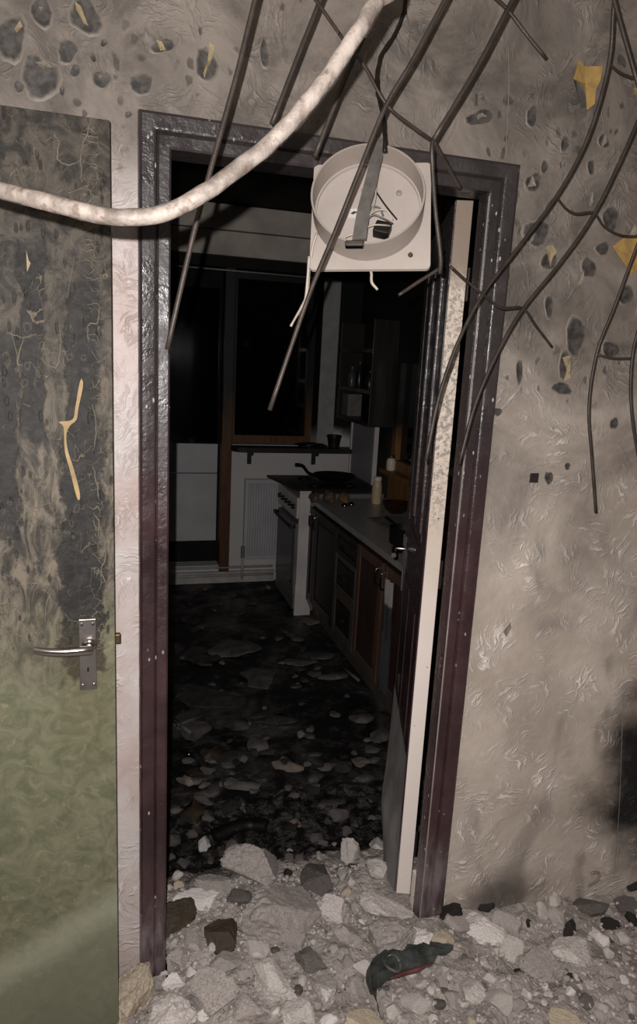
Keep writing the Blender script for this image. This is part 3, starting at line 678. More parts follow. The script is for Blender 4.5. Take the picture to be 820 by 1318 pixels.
def unit(y0, y1, label):
    u = thing('base_cabinet', label, 'cabinet', (1.76, (y0+y1)/2, KF))
    build('carcass', onebox(FX, RX-0.005, y0+0.001, y1-0.001, ZB-0.005, 0.618), CABD, u)
    build('plinth', onebox(FX+0.03, FX+0.05, y0+0.001, y1-0.001, KF+0.001, ZB-0.006), CABG, u)
    return u
u1 = unit(4.30, 4.955, 'charred kitchen base cabinet beside the cooker')
front(u1, 4.80, 4.955, ZB, ZT, CABD, CABD, 4.86); front(u1, 4.30, 4.80, ZB, ZT, CABD, CABD, 4.745)
u2 = unit(3.88, 4.30, 'charred kitchen drawer unit between two cupboards')
for a, b in ((0.44, ZT), (0.20, 0.435), (ZB, 0.195)): front(u2, 3.88, 4.30, a, b, CABD, CABG if b < 0.5 else CABD, 4.09, False, 'drawer')  # greyer lower drawer frames carry the moulding highlights in their colour
u3 = unit(3.03, 3.88, 'brown wooden base cabinet with twin curved chrome handles near the open door')
front(u3, 3.455, 3.88, ZB, ZT, CAB, CABR, 3.497); front(u3, 3.03, 3.455, ZB, ZT, CAB, CABR, 3.412)
wt = Mat('worktop_laminate', 0.32, 0.45); wt.col(wt.mix(wt.rng(wt.noise(30, 5, 0.7), 0.35, 0.65), lin((146, 141, 138)), lin((172, 167, 163)))); wt.bump(wt.noise(8, 5), 0.05, 0.003)
o = build('worktop', onebox(1.450, RX-0.001, 3.0, 4.950, 0.622, CT, bev=0.004), wt.m, origin=(1.75, 4.0, 0.622)); tag(o, 'long grey laminate worktop over the base cabinets', 'worktop')

# things on the worktop
def crumple(bm, c, sx, sy, sz, seed, sub=3):
    r = bmesh.ops.create_icosphere(bm, subdivisions=sub, radius=1)
    for v in r['verts']:
        p = v.co.copy(); q = p*1.7+Vector((seed*3.1, seed, 0))
        d = 1+0.35*noise.noise(q)+0.22*noise.noise(q*2.3)
        v.co = Vector((p.x*sx*d, p.y*sy*d, max(p.z, -0.55)*sz*d))+Vector(c)
    z = min(v.co.z for v in r['verts'])
    for v in r['verts']: v.co.z += c[2]-z
def single(name, bm, m, loc, label, cat, group=None, smooth=False):
    return tag(build(name, bm, m, origin=loc, smooth=smooth), label, cat, group)
simple('bag_brown', (106, 90, 80), 0.5, 0.4, 0, 0.4, 20); simple('loaf', (140, 116, 84), 0.7, 0.3, 0, 0.3, 20)
for (x, y, sx, sy, sz, m, nm, lb, ct) in ((405, 634, .034, .05, .045, 'bag_brown', 'crumpled_wrapper', 'crumpled brown wrapper on the worktop corner by the cooker', 'wrapper'), (424, 632, .042, .07, .05, 'bag_brown', 'plastic_bag', 'bunched reddish-brown bag on the worktop by the cooker', 'bag'), (443, 636, .038, .06, .042, 'loaf', 'bread_roll', 'tan scorched bread roll on the worktop', 'bread')):
    p = onZ(x, y, CT); p.y = min(p.y, 4.86); p = Vector((min(max(p.x, 1.53), 1.9), p.y, CT)); p = onY(x, y, 4.82); p.z = CT+0.001
    bm = bm_(); crumple(bm, p, sx, sy, sz, x); single(nm, bm, MATS[m], p, lb, ct, smooth=60)
for i, (x, y) in enumerate(((443.5, 649.5), (452, 648))):  # two invented domes, added to throw back the flash as a glint
    p = onZ(x, y+3, CT+0.001); bm = bm_()
    lathe(bm, [(0.020, 0), (0.026, 0.006), (0.025, 0.016), (0.017, 0.026), (0, 0.031)], p, 20); single('glint_dome', bm, MATS['chrome'], p, 'small shiny dome added on the grey worktop for a flash glint', 'glint_dome', 'pair of shiny domes added for a glint on the worktop', True)
p = onZ(484, 648, CT+0.001)
simple('bottle_cream', (208, 186, 150), 0.4, 0.4, 0, 0.15); simple('cap_white', (226, 216, 200), 0.4, 0.4, 0, 0.1)
bt = thing('sauce_bottle', 'cream plastic bottle with a tall cap on the worktop', 'bottle', p)
bm = bm_(); lathe(bm, [(0.034, 0), (0.037, 0.01), (0.037, 0.12), (0.030, 0.16), (0.026, 0.17), (0, 0.171)], p, 20); build('bottle_body', bm, MATS['bottle_cream'], bt, smooth=40)
bm = bm_(); lathe(bm, [(0.030, 0.172), (0.030, 0.195), (0.026, 0.2), (0, 0.2)], p, 20); build('cap', bm, MATS['cap_white'], bt, smooth=40)
p2 = Vector((RX-0.055, p.y+0.06, RZ0-0.0005+0.001))
jar = thing('glass_jar', 'small pale jar on the window ledge behind the bottle', 'jar', p2)
p2.z = RZ0
bm = bm_(); lathe(bm, [(0.030, 0), (0.034, 0.008), (0.034, 0.07), (0.024, 0.09), (0, 0.091)], p2, 20); build('jar_body', bm, MATS['cap_white'], jar, smooth=40)
bm = bm_(); lathe(bm, [(0.026, 0.092), (0.026, 0.112), (0, 0.113)], p2, 20); build('lid', bm, MATS['brass_dull'], jar, smooth=40)
p = onZ(510, 660, CT+0.001)
bm = bm_(); lathe(bm, [(0.05, 0), (0.085, 0.03), (0.105, 0.075), (0.100, 0.076), (0.080, 0.033), (0.045, 0.008), (0, 0.008)], p, 28); single('bowl', bm, simple('bowl_brown', (44, 28, 20), 0.2, 0.5), p, 'dark glossy brown bowl on the worktop below the side window', 'bowl', smooth=40)
p = onZ(507, 673, CT+0.001); bm = bm_(); n = 8
g = [[bm.verts.new(p+Vector(((i/n-0.5)*0.24, (j/n-0.5)*0.34, 0.012+0.010*noise.noise(Vector((i*0.5, j*0.45, 3)))))) for j in range(n+1)] for i in range(n+1)]
for i in range(n):
    for j in range(n): bm.faces.new((g[i][j], g[i+1][j], g[i+1][j+1], g[i][j+1]))
bmesh.ops.solidify(bm, geom=bm.faces[:], thickness=0.0015); zz = min(v.co.z for v in bm.verts)
for v in bm.verts: v.co.z -= zz-CT-0.0005
single('paper_sheet', bm, simple('paper', (176, 172, 170), 0.7), p, 'crumpled pale sheet of paper on the worktop', 'paper', smooth=60)
p = onZ(520, 700, CT+0.001)
pot = thing('saucepan', 'black saucepan on the worktop beside the open door', 'saucepan', p)
bm = bm_(); lathe(bm, [(0.08, 0), (0.088, 0.01), (0.09, 0.095), (0.094, 0.1), (0.086, 0.1), (0.082, 0.012), (0, 0.01)], p, 28); build('pan_body', bm, MATS['black_iron'], pot, smooth=40)
bm = bm_(); tube(bm, [p+Vector((-0.01, 0.09, 0.085)), p+Vector((-0.02, 0.25, 0.10))], 0.010, 8); build('handle', bm, MATS['black_iron'], pot, smooth=True)
# tea towel hung over the top of the near cupboard handle
p = onX(512, 748, 1.40); bm = bm_(); rows = []
for i in range(17):
    t = i/16; row = []
    for j in range(9):
        s = j/8-0.5; row.append(bm.verts.new((1.398+0.010*math.sin(j*1.6+t*2)+0.004, 3.265+0.10*s*(1+0.15*t), 0.565-0.62*t)))
    rows.append(row)
for a, b in zip(rows, rows[1:]):
    for j in range(8): bm.faces.new((a[j], a[j+1], b[j+1], b[j]))
bmesh.ops.solidify(bm, geom=bm.faces[:], thickness=0.003)
k = Mat('tea_towel', 0.9, 0.1); X, Y, Z = k.sep(); k.col(k.mix(k.rng(Z, 0.16, 0.18), lin((92, 94, 100)), lin((206, 200, 196)))); k.bump(k.noise(80, 3), 0.3, 0.002)
single('tea_towel', bm, k.m, (1.40, 3.265, 0.26), 'white and grey tea towel hanging in front of the brown cabinet', 'towel', smooth=60)

# wall cupboard rack in the far corner with bottles
RK = thing('wall_shelf', 'dark wooden two-tier wall shelf in the kitchen corner', 'shelf', (1.98, 5.36, 1.20))
for z in (1.44, 1.74): build('shelf_board', onebox(1.86, RX-0.001, 4.98, 5.74, z, z+0.028, bev=0.002), CABG if z < 1.5 else CABD, RK)
for y in (4.98, 5.74): build('shelf_side', onebox(1.86, RX-0.001, y-0.022, y, 1.20, 1.98, bev=0.002), CABD, RK)
build('shelf_board', onebox(1.86, RX-0.001, 4.98, 5.718, 1.20, 1.228, bev=0.002), CABD, RK)
simple('bottle_grey', (84, 82, 80), 0.3, 0.5, 0, 0.2); simple('bottle_dark', (30, 30, 30), 0.3, 0.5)
for i, (y, h, m) in enumerate(((5.60, 0.16, 'bottle_grey'), (5.42, 0.20, 'bottle_dark'), (5.18, 0.14, 'bottle_dark'))):
    q = Vector((1.93, y, 1.469)); bm = bm_(); lathe(bm, [(0.028, 0), (0.030, 0.006), (0.030, h*0.6), (0.012, h*0.78), (0.012, h), (0, h)], q, 16)
    single('bottle', bm, MATS[m], q, ('grey', 'tall dark', 'short dark')[i]+' bottle on the wall shelf in the corner', 'bottle', 'bottles on the wall shelf', 40)
q = Vector((1.95, 5.62, 1.229)); single('box_carton', onebox(q.x-0.06, q.x+0.06, q.y-0.075, q.y+0.075, q.z, q.z+0.18, bev=0.003), simple('carton', (120, 116, 112), 0.7), q, 'pale grey carton on the bottom wall shelf', 'carton')
# on the sill
q = onY(430, 566, FY-0.09); q.z = WZ0-0.004
bm = bm_(); lathe(bm, [(0.045, 0), (0.06, 0.09), (0.066, 0.092), (0.062, 0.11), (0.055, 0.11), (0.05, 0.02), (0, 0.02)], q, 20); single('plant_pot', bm, MATS['black_iron'], q, 'small charred pot on the end of the window sill', 'pot', smooth=40)
q = onY(400, 566, FY-0.08); q.z = WZ0-0.004
bm = bm_(); crumple(bm, q, 0.13, 0.05, 0.025, 7); single('burnt_cloth', bm, MATS['black_iron'], q, 'flat lump of burnt cloth lying on the window sill', 'cloth', smooth=60)

# ------------------------------------------------------------------ outside, seen dimly through the glass
simple('night_ground', (24, 24, 22), 0.9)
struct('ground_outside', onebox(-14, 20, FY+0.26, 40, KF-0.5, KF-0.4), MATS['night_ground'], 'dark yard outside the back door')
porch = thing('porch_frame', 'white porch frame with a tilted eaves board outside the back door', 'porch', (onY(294, 420, 6.54).x, 6.54, KF-0.4))
for x in (200, 294, 450):
    q = onY(x, 420, 6.54); build('post', onebox(q.x-0.02, q.x+0.02, 6.531, 6.571, KF-0.4, 2.35), MATS['soot_black'], porch)
simple('eaves_pale', (180, 176, 172), 0.6); simple('eaves_dim', (74, 72, 70), 0.6)
for pts, m in (([(200, 412), (296, 404), (296, 424), (200, 433)], 'eaves_pale'), ([(200, 362), (296, 366), (296, 379), (200, 375)], 'eaves_dim')):
    build('eaves_board', prism(bm_(), [onY(x, y, 6.5) for x, y in pts], (0, 1, 0), 0.03), MATS[m], porch)
house = thing('brick_house', 'dim house with a faint lit window beyond the back door', 'house', (2.2, 20, KF-0.4))
c = onY(265, 512, 20)
build('wall', onebox(c.x-2.0, c.x+2.0, 20.0, 23, KF-0.4, c.z+1.6), MATS['night_ground'], house)
bm = prism(bm_(), [Vector((c.x-2.2, 19.8, c.z+1.6)), Vector((c.x+2.2, 19.8, c.z+1.6)), Vector((c.x, 19.8, c.z+3))], (0, 1, 0), 3.4); build('roof', bm, MATS['soot_black'], house)
def emit(name, c, s):
    k = Mat(name); k.col(c); k.b.inputs['Emission Color'].default_value = c; k.b.inputs['Emission Strength'].default_value = s; return k.m
build('window', onebox(c.x-0.40, c.x+0.40, 19.95, 20.0, c.z-0.18, c.z+0.22), emit('dim_window', lin((190, 92, 60)), 0.05), house)
for (x, y, Y, r, cc, s, lb) in ((246, 567, 12, 0.035, (255, 170, 110), 6, 'orange street lamp glowing beyond the back door'), (318, 443, 18, 0.035, (255, 250, 240), 5, 'white street lamp glowing beyond the far window'), (244, 538, 16, 0.02, (230, 220, 220), 1.2, 'faint far street lamp beyond the back door')):
    p = onY(x, y, Y); sl = thing('street_lamp', lb, 'street lamp', (p.x, p.y+0.1, KF-0.4))
    bm = bm_(); tube(bm, [(p.x, p.y+0.1, KF-0.4), (p.x, p.y+0.1, p.z+0.12), (p.x, p.y, p.z+0.10)], 0.03, 6); build('pole', bm, MATS['soot_black'], sl)
    bm = bm_(); bmesh.ops.create_icosphere(bm, subdivisions=2, radius=r); bmesh.ops.translate(bm, verts=bm.verts, vec=p); build('lamp_head', bm, emit('lamp_%d' % x, lin(cc), s), sl, smooth=True)
bm = bm_(); tube(bm, smoothpath([onY(200, 476, 6.525), onY(280, 477, 6.525), onY(345, 481, 6.525), onY(450, 486, 6.525)], 5), 0.004, 6); build('washing_line', bm, MATS['ash_paint_metal'], porch)

# ------------------------------------------------------------------ extractor fan hanging by its cable
fc = onY(475, 275, 1.50)
N_ = (Vector((-0.36, -0.86, 0.42))).normalized()               # the way the duct opening faces
XA = Vector((0, 0, 1)).cross(N_).normalized()*-1; XA = -XA if XA.x < 0 else XA
ZA = N_.cross(XA).normalized(); ZA = -ZA if ZA.z < 0 else ZA
tw = math.radians(3.0); XA, ZA = XA*math.cos(tw)+ZA*math.sin(tw), ZA*math.cos(tw)-XA*math.sin(tw)
def F(x, z, n=0.0): return fc + XA*x + ZA*z + N_*n
simple('fan_white', (170, 160, 153), 0.45, 0.4, 0, 0.10, 8, 0.1, 60)
simple('fan_inner', (150, 139, 131), 0.5, 0.4, 0, 0.12, 8)
simple('grey_tape', (96, 92, 88), 0.55, 0.4, 0.2, 0.3, 30)
fan = thing('extractor_fan', 'off-white round extractor fan housing hanging by a cable in the doorway', 'fan', F(0, -0.14))
def fbox(x0, x1, z0, z1, n0, n1, bev=0.002): return box(bm_(), x0, x1, n0, n1, z0, z1, bev, M=lambda c: F(c.x, c.z, c.y))
# square plate with rounded corners
bm = bm_(); P = []
for (cx, cz, a0) in ((0.115, 0.115, 0), (-0.115, 0.115, 90), (-0.115, -0.115, 180), (0.115, -0.115, 270)):
    for i in range(5): a = math.radians(a0+i*22.5); P.append(F(cx+0.010*math.cos(a)+0.004, cz+0.010*math.sin(a)-0.006, -0.006))
prism(bm, P, N_, 0.008); build('back_plate', bm, MATS['fan_white'], fan)
def ring(r0, r1, n0, n1, seg=56):
    bm = bm_(); prof = [(r1, n0), (r1, n1), (r0, n1), (r0, n0)]; rs = []
    for r, n in prof: rs.append([bm.verts.new(F(r*math.cos(2*math.pi*k/seg)-0.002, r*math.sin(2*math.pi*k/seg)+0.004, n)) for k in range(seg)])
    for a, b in zip(rs, rs[1:]+rs[:1]):
        for k in range(seg): bm.faces.new((a[k], a[(k+1) % seg], b[(k+1) % seg], b[k]))
    return bm
duct = build('duct_ring', ring(0.112, 0.116, 0.003, 0.062), MATS['fan_inner'], fan, smooth=40)
build('ring_seam', ring(0.1085, 0.1118, 0.003, 0.010), MATS['fan_white'], fan, smooth=40)
simple('sticker', (200, 192, 186), 0.6); simple('ink', (60, 52, 48), 0.7)
st = build('sticker', fbox(-0.044, -0.018, -0.012, 0.010, 0.0025, 0.0032, 0), MATS['sticker'], fan)
build('sticker_mark', prism(bm_(), [F(x+0.017, z+0.016, 0.0032) for x, z in ((-0.056, -0.017), (-0.049, -0.012), (-0.041, -0.0135), (-0.039, -0.018), (-0.045, -0.016), (-0.050, -0.020))], N_, 0.0003), MATS['ink'], st)
for (x, z) in ((0.062, 0.045), (-0.070, -0.062), (-0.012, 0.052)):
    bm = bm_(); seg = 12
    rs = [[bm.verts.new(F(x+r*math.cos(6.283*k/seg), z+r*math.sin(6.283*k/seg), n)) for k in range(seg)] for r, n in ((0.006, 0.002), (0.006, 0.006), (0.003, 0.007))]
    for a, b in zip(rs, rs[1:]):
        for k in range(seg): bm.faces.new((a[k], a[(k+1) % seg], b[(k+1) % seg], b[k]))
    bm.faces.new(rs[-1]); build('screw', bm, MATS['ash_paint_metal'], fan)
bm = prism(bm_(), [F(x, z, 0.0625) for x, z in ((0.000, 0.128), (0.026, 0.126), (0.027, 0.085), (0.020, 0.05), (0.016, 0.02), (0.004, -0.03), (0.002, -0.06), (-0.002, -0.104), (-0.030, -0.106), (-0.026, -0.07), (-0.022, -0.04), (-0.010, 0.02), (-0.002, 0.06))], N_, 0.006)
s = build('motor_strap', bm, MATS['grey_tape'], fan); s['label'] = 'grey metal strap across the duct'
build('motor_block', box(bm_(), 0.030, 0.062, 0.004, 0.030, -0.062, -0.036, 0.003, M=lambda c: F(c.x+c.z*0.35, c.z-0.25*c.x+0.01, c.y)), MATS['dark_metal'], fan)
build('terminal_clip', fbox(-0.044, -0.006, -0.120, -0.108, 0.056, 0.072, 0.003), MATS['chrome'], fan)
rr = random.Random(11)
wm = [simple('wire_pale', (176, 166, 154), 0.5), MATS['grey_tape'], MATS['dark_metal']]
wires = [[(0.012, 0.06, .045), (0.014, 0.01, .05), (0.008, -0.03, .05)], [(0.014, 0.03, .03), (0.035, 0.0, .025), (0.058, -0.035, .03)],
         [(-0.012, -0.06, .05), (0.01, -0.035, .055), (0.036, -0.028, .05), (0.05, -0.04, .035)], [(-0.012, -0.065, .05), (0.008, -0.046, .06), (0.03, -0.05, .055), (0.05, -0.045, .03)],
         [(-0.01, -0.07, .05), (0.012, -0.068, .06), (0.034, -0.062, .05), (0.045, -0.05, .03)], [(-0.010, -0.058, .045), (0.004, -0.024, .05), (0.022, -0.022, .05), (0.03, -0.034, .04)],
         [(-0.018, -0.08, .05), (-0.04, -0.085, .05), (-0.05, -0.09, .045)], [(0.0, -0.02, .05), (-0.008, -0.05, .055), (-0.014, -0.08, .055)]]
for i, W in enumerate(wires):
    bm = bm_(); tube(bm, smoothpath([F(*p) for p in W], 6), 0.0018, 6); build('wire', bm, wm[i % 2] if i != 1 else wm[2], fan, smooth=True)
for i, W in enumerate(([(475, 342, 1.46), (478, 352, 1.46), (479, 364, 1.455), (486, 373, 1.45)], [(408, 300, 1.50), (402, 320, 1.50), (398, 350, 1.50), (396, 375, 1.50), (388, 395, 1.49), (374, 420, 1.48)], [(398, 330, 1.49), (396, 360, 1.49), (393, 385, 1.49), (383, 405, 1.49)], [(531, 328, 1.47), (529, 340, 1.47), (532, 346, 1.465)])):
    bm = bm_(); tube(bm, smoothpath([onY(*p) for p in W], 5), 0.0030 if i != 1 else 0.0026, 6, jitter=0.4); build('torn_wire', bm, wm[0], fan, smooth=True)
bm = bm_(); bmesh.ops.create_icosphere(bm, subdivisions=1, radius=0.006); bmesh.ops.translate(bm, verts=bm.verts, vec=F(0.088, -0.100, 0.004)); build('bolt', bm, MATS['brass_dull'], fan)
CEIL = 2.76
def toceil(p, q):
    d = q-p; return q + d*((CEIL-q.z)/max(d.z, 1e-3)) if q.z < CEIL else q
W = [onY(x, y, Y) for x, y, Y in ((496, 196, 1.43), (495, 175, 1.44), (493, 148, 1.48), (486, 112, 1.52), (490, 75, 1.54), (508, 45, 1.55), (520, 15, 1.55), (522, -5, 1.55))]
W.append(Vector((W[-1].x, 1.55, CEIL)))
bm = bm_(); tube(bm, smoothpath(W, 5), 0.0045, 7, jitter=0.5); s = build('supply_cable', bm, MATS['dark_metal'], fan, smooth=True); s['label'] = 'burnt supply cable holding the fan'

# ------------------------------------------------------------------ hose: pale burnt conduit in a long sagging arc
HP = [(-150, 205, 1.0), (-60, 228, 0.92), (0, 245, 0.86), (60, 260, 0.83), (120, 275, 0.81), (165, 280, 0.80), (212, 274, 0.80), (262, 249, 0.80), (308, 216, 0.80), (352, 180, 0.80), (396, 132, 0.80), (432, 84, 0.80), (466, 32, 0.80), (490, -10, 0.80), (512, -60, 0.80)]
P = [onY(*p) for p in HP]; P = [Vector((-0.945, 1.15, P[0].z+0.26)), Vector((-0.70, 1.12, P[0].z+0.09))] + P
P.append(Vector((P[-1].x+0.05, 0.80, 2.5))); P.append(Vector((P[-1].x+0.03, 0.80, CEIL)))
bm = bm_(); tube(bm, smoothpath(P, 8), 0.0088, 14, jitter=0.12)
k = Mat('burnt_conduit', 0.6, 0.35)
c = k.mix(k.rng(k.noise(30, 5, 0.6), 0.35, 0.65), lin((78, 70, 64)), lin((124, 115, 108)))
c = k.mix(k.math('MULTIPLY', k.rng(k.noise(70, 3), 0.56, 0.68), 0.6), c, lin((70, 54, 44))); k.col(c); k.bump(k.noise(110, 4), 0.5, 0.003)
single('hanging_conduit', bm, k.m, P[8], 'thick pale scorched cable sagging in an arc across the doorway', 'cable', smooth=True)

# ------------------------------------------------------------------ steel mesh rods hanging from the ceiling
ROD = MATS['steel_rod']
def rod(parent, pts, r, ceil=False, name='rod', n=5):
    P = [onY(*p) for p in pts]
    if ceil: P = [toceil(P[1], P[0])] + P
    bm = bm_(); tube(bm, smoothpath(P, n), r*(0.80 if pts[0][0] < 700 else 0.68), 8, jitter=0.12); return build(name, bm, ROD, parent, smooth=True)
p0 = onY(328, 0, 1.19)
t = thing('steel_rod', 'single straight steel rod hanging down in front of the maroon architrave corner', 'steel rod', (p0.x, p0.y, CEIL))
rod(t, [(330, -6, 1.19), (304, 100, 1.19), (272, 215, 1.19), (247, 310, 1.19), (215, 450, 1.19)], 0.0054, True)
t = thing('wire_mesh', 'bent steel mesh of long rods hanging over the extractor fan', 'steel mesh', (onY(573, 0, 1.24).x, 1.24, CEIL))
rod(t, [(415, -6, 1.30), (383, 75, 1.30), (350, 160, 1.30)], 0.0056, True)
rod(t, [(468, 48, 1.28), (444, 102, 1.30), (405, 202, 1.31)], 0.0056)
rod(t, [(576, -6, 1.22), (533, 75, 1.22), (496, 138, 1.23), (462, 222, 1.24), (430, 302, 1.25), (396, 385, 1.25), (347, 528, 1.25)], 0.0052, True)
rod(t, [(663, -6, 1.27), (616, 84, 1.27), (558, 180, 1.27)], 0.0058, True)
rod(t, [(557, 179, 1.27), (556, 200, 1.27), (560, 265, 1.29), (567, 330, 1.30), (566, 352, 1.31)], 0.0054)
rod(t, [(567, 345, 1.31), (540, 362, 1.31), (513, 380, 1.31)], 0.0042)
rod(t, [(557, 180, 1.27), (575, 212, 1.30), (593, 244, 1.33)], 0.0046)
rod(t, [(402, -6, 1.30), (440, 48, 1.27), (467, 82, 1.25), (497, 134, 1.235), (530, 162, 1.25), (557, 181, 1.27)], 0.0036, True, 'cross_wire')
rod(t, [(634, -6, 1.27), (652, 11, 1.275), (676, 42, 1.275), (701, 73, 1.275)], 0.0040, False, 'cross_wire')
t = thing('wire_mesh', 'curved steel mesh bowing away from the swirl-patterned wall', 'steel mesh', (onY(790, 0, 1.4).x, 1.40, CEIL))
rod(t, [(791, -6, 1.36), (785, 75, 1.38), (768, 145, 1.39), (748, 197, 1.40), (717, 252, 1.40), (670, 315, 1.40), (622, 378, 1.39), (590, 440, 1.38), (565, 512, 1.37), (548, 594, 1.36)], 0.0062, True)
rod(t, [(880, -30, 1.36), (845, 90, 1.40), (812, 178, 1.42), (765, 275, 1.43), (720, 340, 1.43), (673, 398, 1.43), (640, 455, 1.42), (612, 520, 1.41), (591, 597, 1.40)], 0.0062, True)
rod(t, [(900, 100, 1.42), (850, 235, 1.44), (815, 330, 1.46), (790, 398, 1.47), (768, 455, 1.48), (758, 525, 1.48), (762, 590, 1.48), (767, 660, 1.48)], 0.0056, True)
rod(t, [(900, 250, 1.44), (850, 350, 1.45), (820, 430, 1.46), (812, 485, 1.46), (814, 540, 1.46), (824, 600, 1.46)], 0.0056, True)
rod(t, [(789, -6, 1.36), (803, 45, 1.35), (822, 110, 1.34), (850, 200, 1.34)], 0.0066, True)
for W in ([(784, 82, 1.38), (803, 96, 1.40), (845, 108, 1.40)], [(716, 253, 1.40), (728, 268, 1.42), (742, 275, 1.43), (764, 274, 1.43), (778, 292, 1.45), (800, 303, 1.46), (825, 304, 1.46)], [(580, 343, 1.36), (601, 362, 1.38), (622, 379, 1.39), (645, 396, 1.41), (673, 397, 1.43), (690, 420, 1.45), (710, 446, 1.47)], [(768, 456, 1.48), (790, 461, 1.47), (815, 461, 1.46)]):
    rod(t, W, 0.0038, False, 'cross_wire')

# ------------------------------------------------------------------ blisters, torn paper and marks on the hall wall
rr = random.Random(2)
simple('burnt_paper', (84, 80, 75), 0.6, 0.3, 0, 0.35, 30, 0.4, 90); simple('blister_rim', (120, 111, 101), 0.6, 0.3, 0, 0.25, 30, 0.3, 90); simple('torn_cream', (190, 174, 140), 0.7, 0.2, 0, 0.2, 60); simple('torn_pale', (166, 156, 144), 0.7, 0.2, 0, 0.2, 60); simple('yellow_backing', (206, 174, 110), 0.7, 0.2, 0, 0.18, 40, 0.3, 60)
BL = [(54,16,15,19),(110,22,22,24),(15,50,17,34),(52,101,22,31),(87,67,15,14),(97,92,7,8),(131,103,11,13),(120,75,4,6),(134,56,5,5),(182,108,14,17),(25,113,6,9),(80,117,4,6),(210,60,16,9),(265,85,13,22),(340,70,6,20),
      (618,152,17,11),(686,235,9,14),(726,186,6,9),(690,300,15,20),(706,335,10,13),(740,432,13,24),(727,470,9,17),(668,478,5,14),(776,182,7,9),(785,282,12,15),(684,150,6,16),(760,215,5,9),(706,395,6,14),(757,345,9,14),(806,380,9,12),(722,500,14,7),(640,530,5,6),(706,615,5,9),(730,600,4,4),(650,355,6,10),(775,320,8,10),(785,450,10,14),(700,215,5,8),(790,545,5,8),(316,165,5,5),(165,148,5,4)]
k = Mat('soot_blister', 0.55, 0.35)
at = k.n('ShaderNodeAttribute', attribute_name='soot')
f = k.rng(k.math('ADD', at.outputs['Fac'], k.math('MULTIPLY', k.math('SUBTRACT', k.noise(45, 4, 0.65), 0.5), 0.9)), 0.05, 0.75)
k.col(k.mix(f, k.mix(k.noise(12, 4), lin((106, 98, 90)), lin((134, 125, 116))), k.mix(k.rng(k.noise(50, 3), 0.35, 0.65), lin((50, 48, 46)), lin((78, 74, 71))))); k.bump(k.noise(60, 4), 0.4, 0.003); BLM = k.m
for (x, y, rx, ry) in BL:
    n = 14; c = onY(x, y, WY); out = []; inn = []; mid = []
    ph = rr.uniform(0, 6)
    for k in range(n):
        a = 2*math.pi*k/n; j = 1.08+0.16*math.sin(2*a+ph)+0.10*math.sin(3*a+2*ph)+rr.uniform(-0.09, 0.09)
        for lst, f, d in ((out, 1.0, 0.0002), (mid, 0.88, 0.0022), (inn, 0.70, 0.0010)):
            p = onY(x+rx*j*f*math.cos(a), y+ry*j*f*math.sin(a), WY); lst.append(Vector((p.x, WY-d, p.z)))
    bm = bm_(); lay = bm.verts.layers.float_color.new('soot'); A = [bm.verts.new(p) for p in out]; B = [bm.verts.new(p) for p in mid]; C_ = [bm.verts.new(p) for p in inn]
    for k in range(n):
        j = (k+1) % n; bm.faces.new((A[k], A[j], B[j], B[k])); bm.faces.new((B[k], B[j], C_[j], C_[k]))
    cc = bm.verts.new((c.x, WY-0.0016, c.z))
    for k in range(n): bm.faces.new((C_[k], C_[(k+1) % n], cc))
    for v in A: v[lay] = (0, 0, 0, 1)
    for v in B: v[lay] = (0.35, 0.35, 0.35, 1)
    for v in C_: v[lay] = (0.8, 0.8, 0.8, 1)
    cc[lay] = (1, 1, 1, 1)
    build('blister', bm, BLM, wall_back, smooth=True)
def curl(pts, m, h=0.006, seed=0):
    P = [onY(x, y, WY) for x, y in pts]; c = sum(P, Vector())/len(P); bm = bm_()
    cv = bm.verts.new((c.x, WY-0.0025, c.z)); vs = []
    for i, p in enumerate(P):
        vs.append(bm.verts.new((p.x, WY-0.002-h*(0.35+0.65*abs(math.sin(i*1.9+seed))), p.z)))
    for i in range(len(vs)): bm.faces.new((cv, vs[i], vs[(i+1) % len(vs)]))
    bmesh.ops.solidify(bm, geom=bm.faces[:], thickness=0.0008)
    return build('torn_paper', bm, m, wall_back)
Yb = MATS['yellow_backing']; Cb = MATS['torn_cream']; Pb = MATS['torn_pale']
curl([(741,79),(750,87),(771,88),(770,104),(763,118),(761,136),(753,143),(749,126),(747,112),(734,104),(738,90)], Yb, 0.012, 1)
curl([(734,104),(736,96),(746,118),(751,140),(747,141)], MATS['burnt_paper'], 0.010, 2)
curl([(786,318),(797,308),(812,304),(836,306),(836,340),(820,345),(808,355),(804,345),(796,334)], Yb, 0.012, 3)
curl([(798,308),(814,288),(818,300),(812,305)], Pb, 0.012, 4)
for pts, m in (([(46,82),(58,80),(68,88),(56,90)], Pb), ([(50,10),(56,12),(53,20)], Pb), ([(97,4),(104,10),(108,20),(114,36),(108,32),(103,22),(98,14)], Cb), ([(19,38),(26,29),(30,36),(22,44)], Cb), ([(269,56),(276,62),(273,76),(267,88),(263,102),(261,96),(266,80),(268,68)], Cb), ([(201,53),(208,55),(213,66),(206,67)], Cb),
              ([(612,150),(618,146),(626,151),(618,152),(613,156)], Pb), ([(680,232),(684,226),(688,240),(676,242)], Pb), ([(774,176),(778,172),(779,184),(773,190),(771,186)], Pb), ([(701,318),(709,316),(715,324),(710,332),(706,345),(704,332)], Cb), ([(722,460),(732,457),(734,464),(731,480),(733,486),(723,492),(727,478)], Cb), ([(756,250),(762,247),(761,262),(756,268)], Pb), ([(745,355),(750,349),(748,363),(741,368)], Pb), ([(680,305),(688,300),(684,310),(677,316)], Pb), ([(813,115),(822,112),(822,122),(813,123)], Cb),
              ([(646,812),(655,800),(657,806),(650,819)], Pb), ([(126,100),(132,98),(131,106)], Pb), ([(254,157),(262,150),(270,157),(264,164),(256,163)], Pb)):
    curl(pts, m, 0.006, pts[0][0])
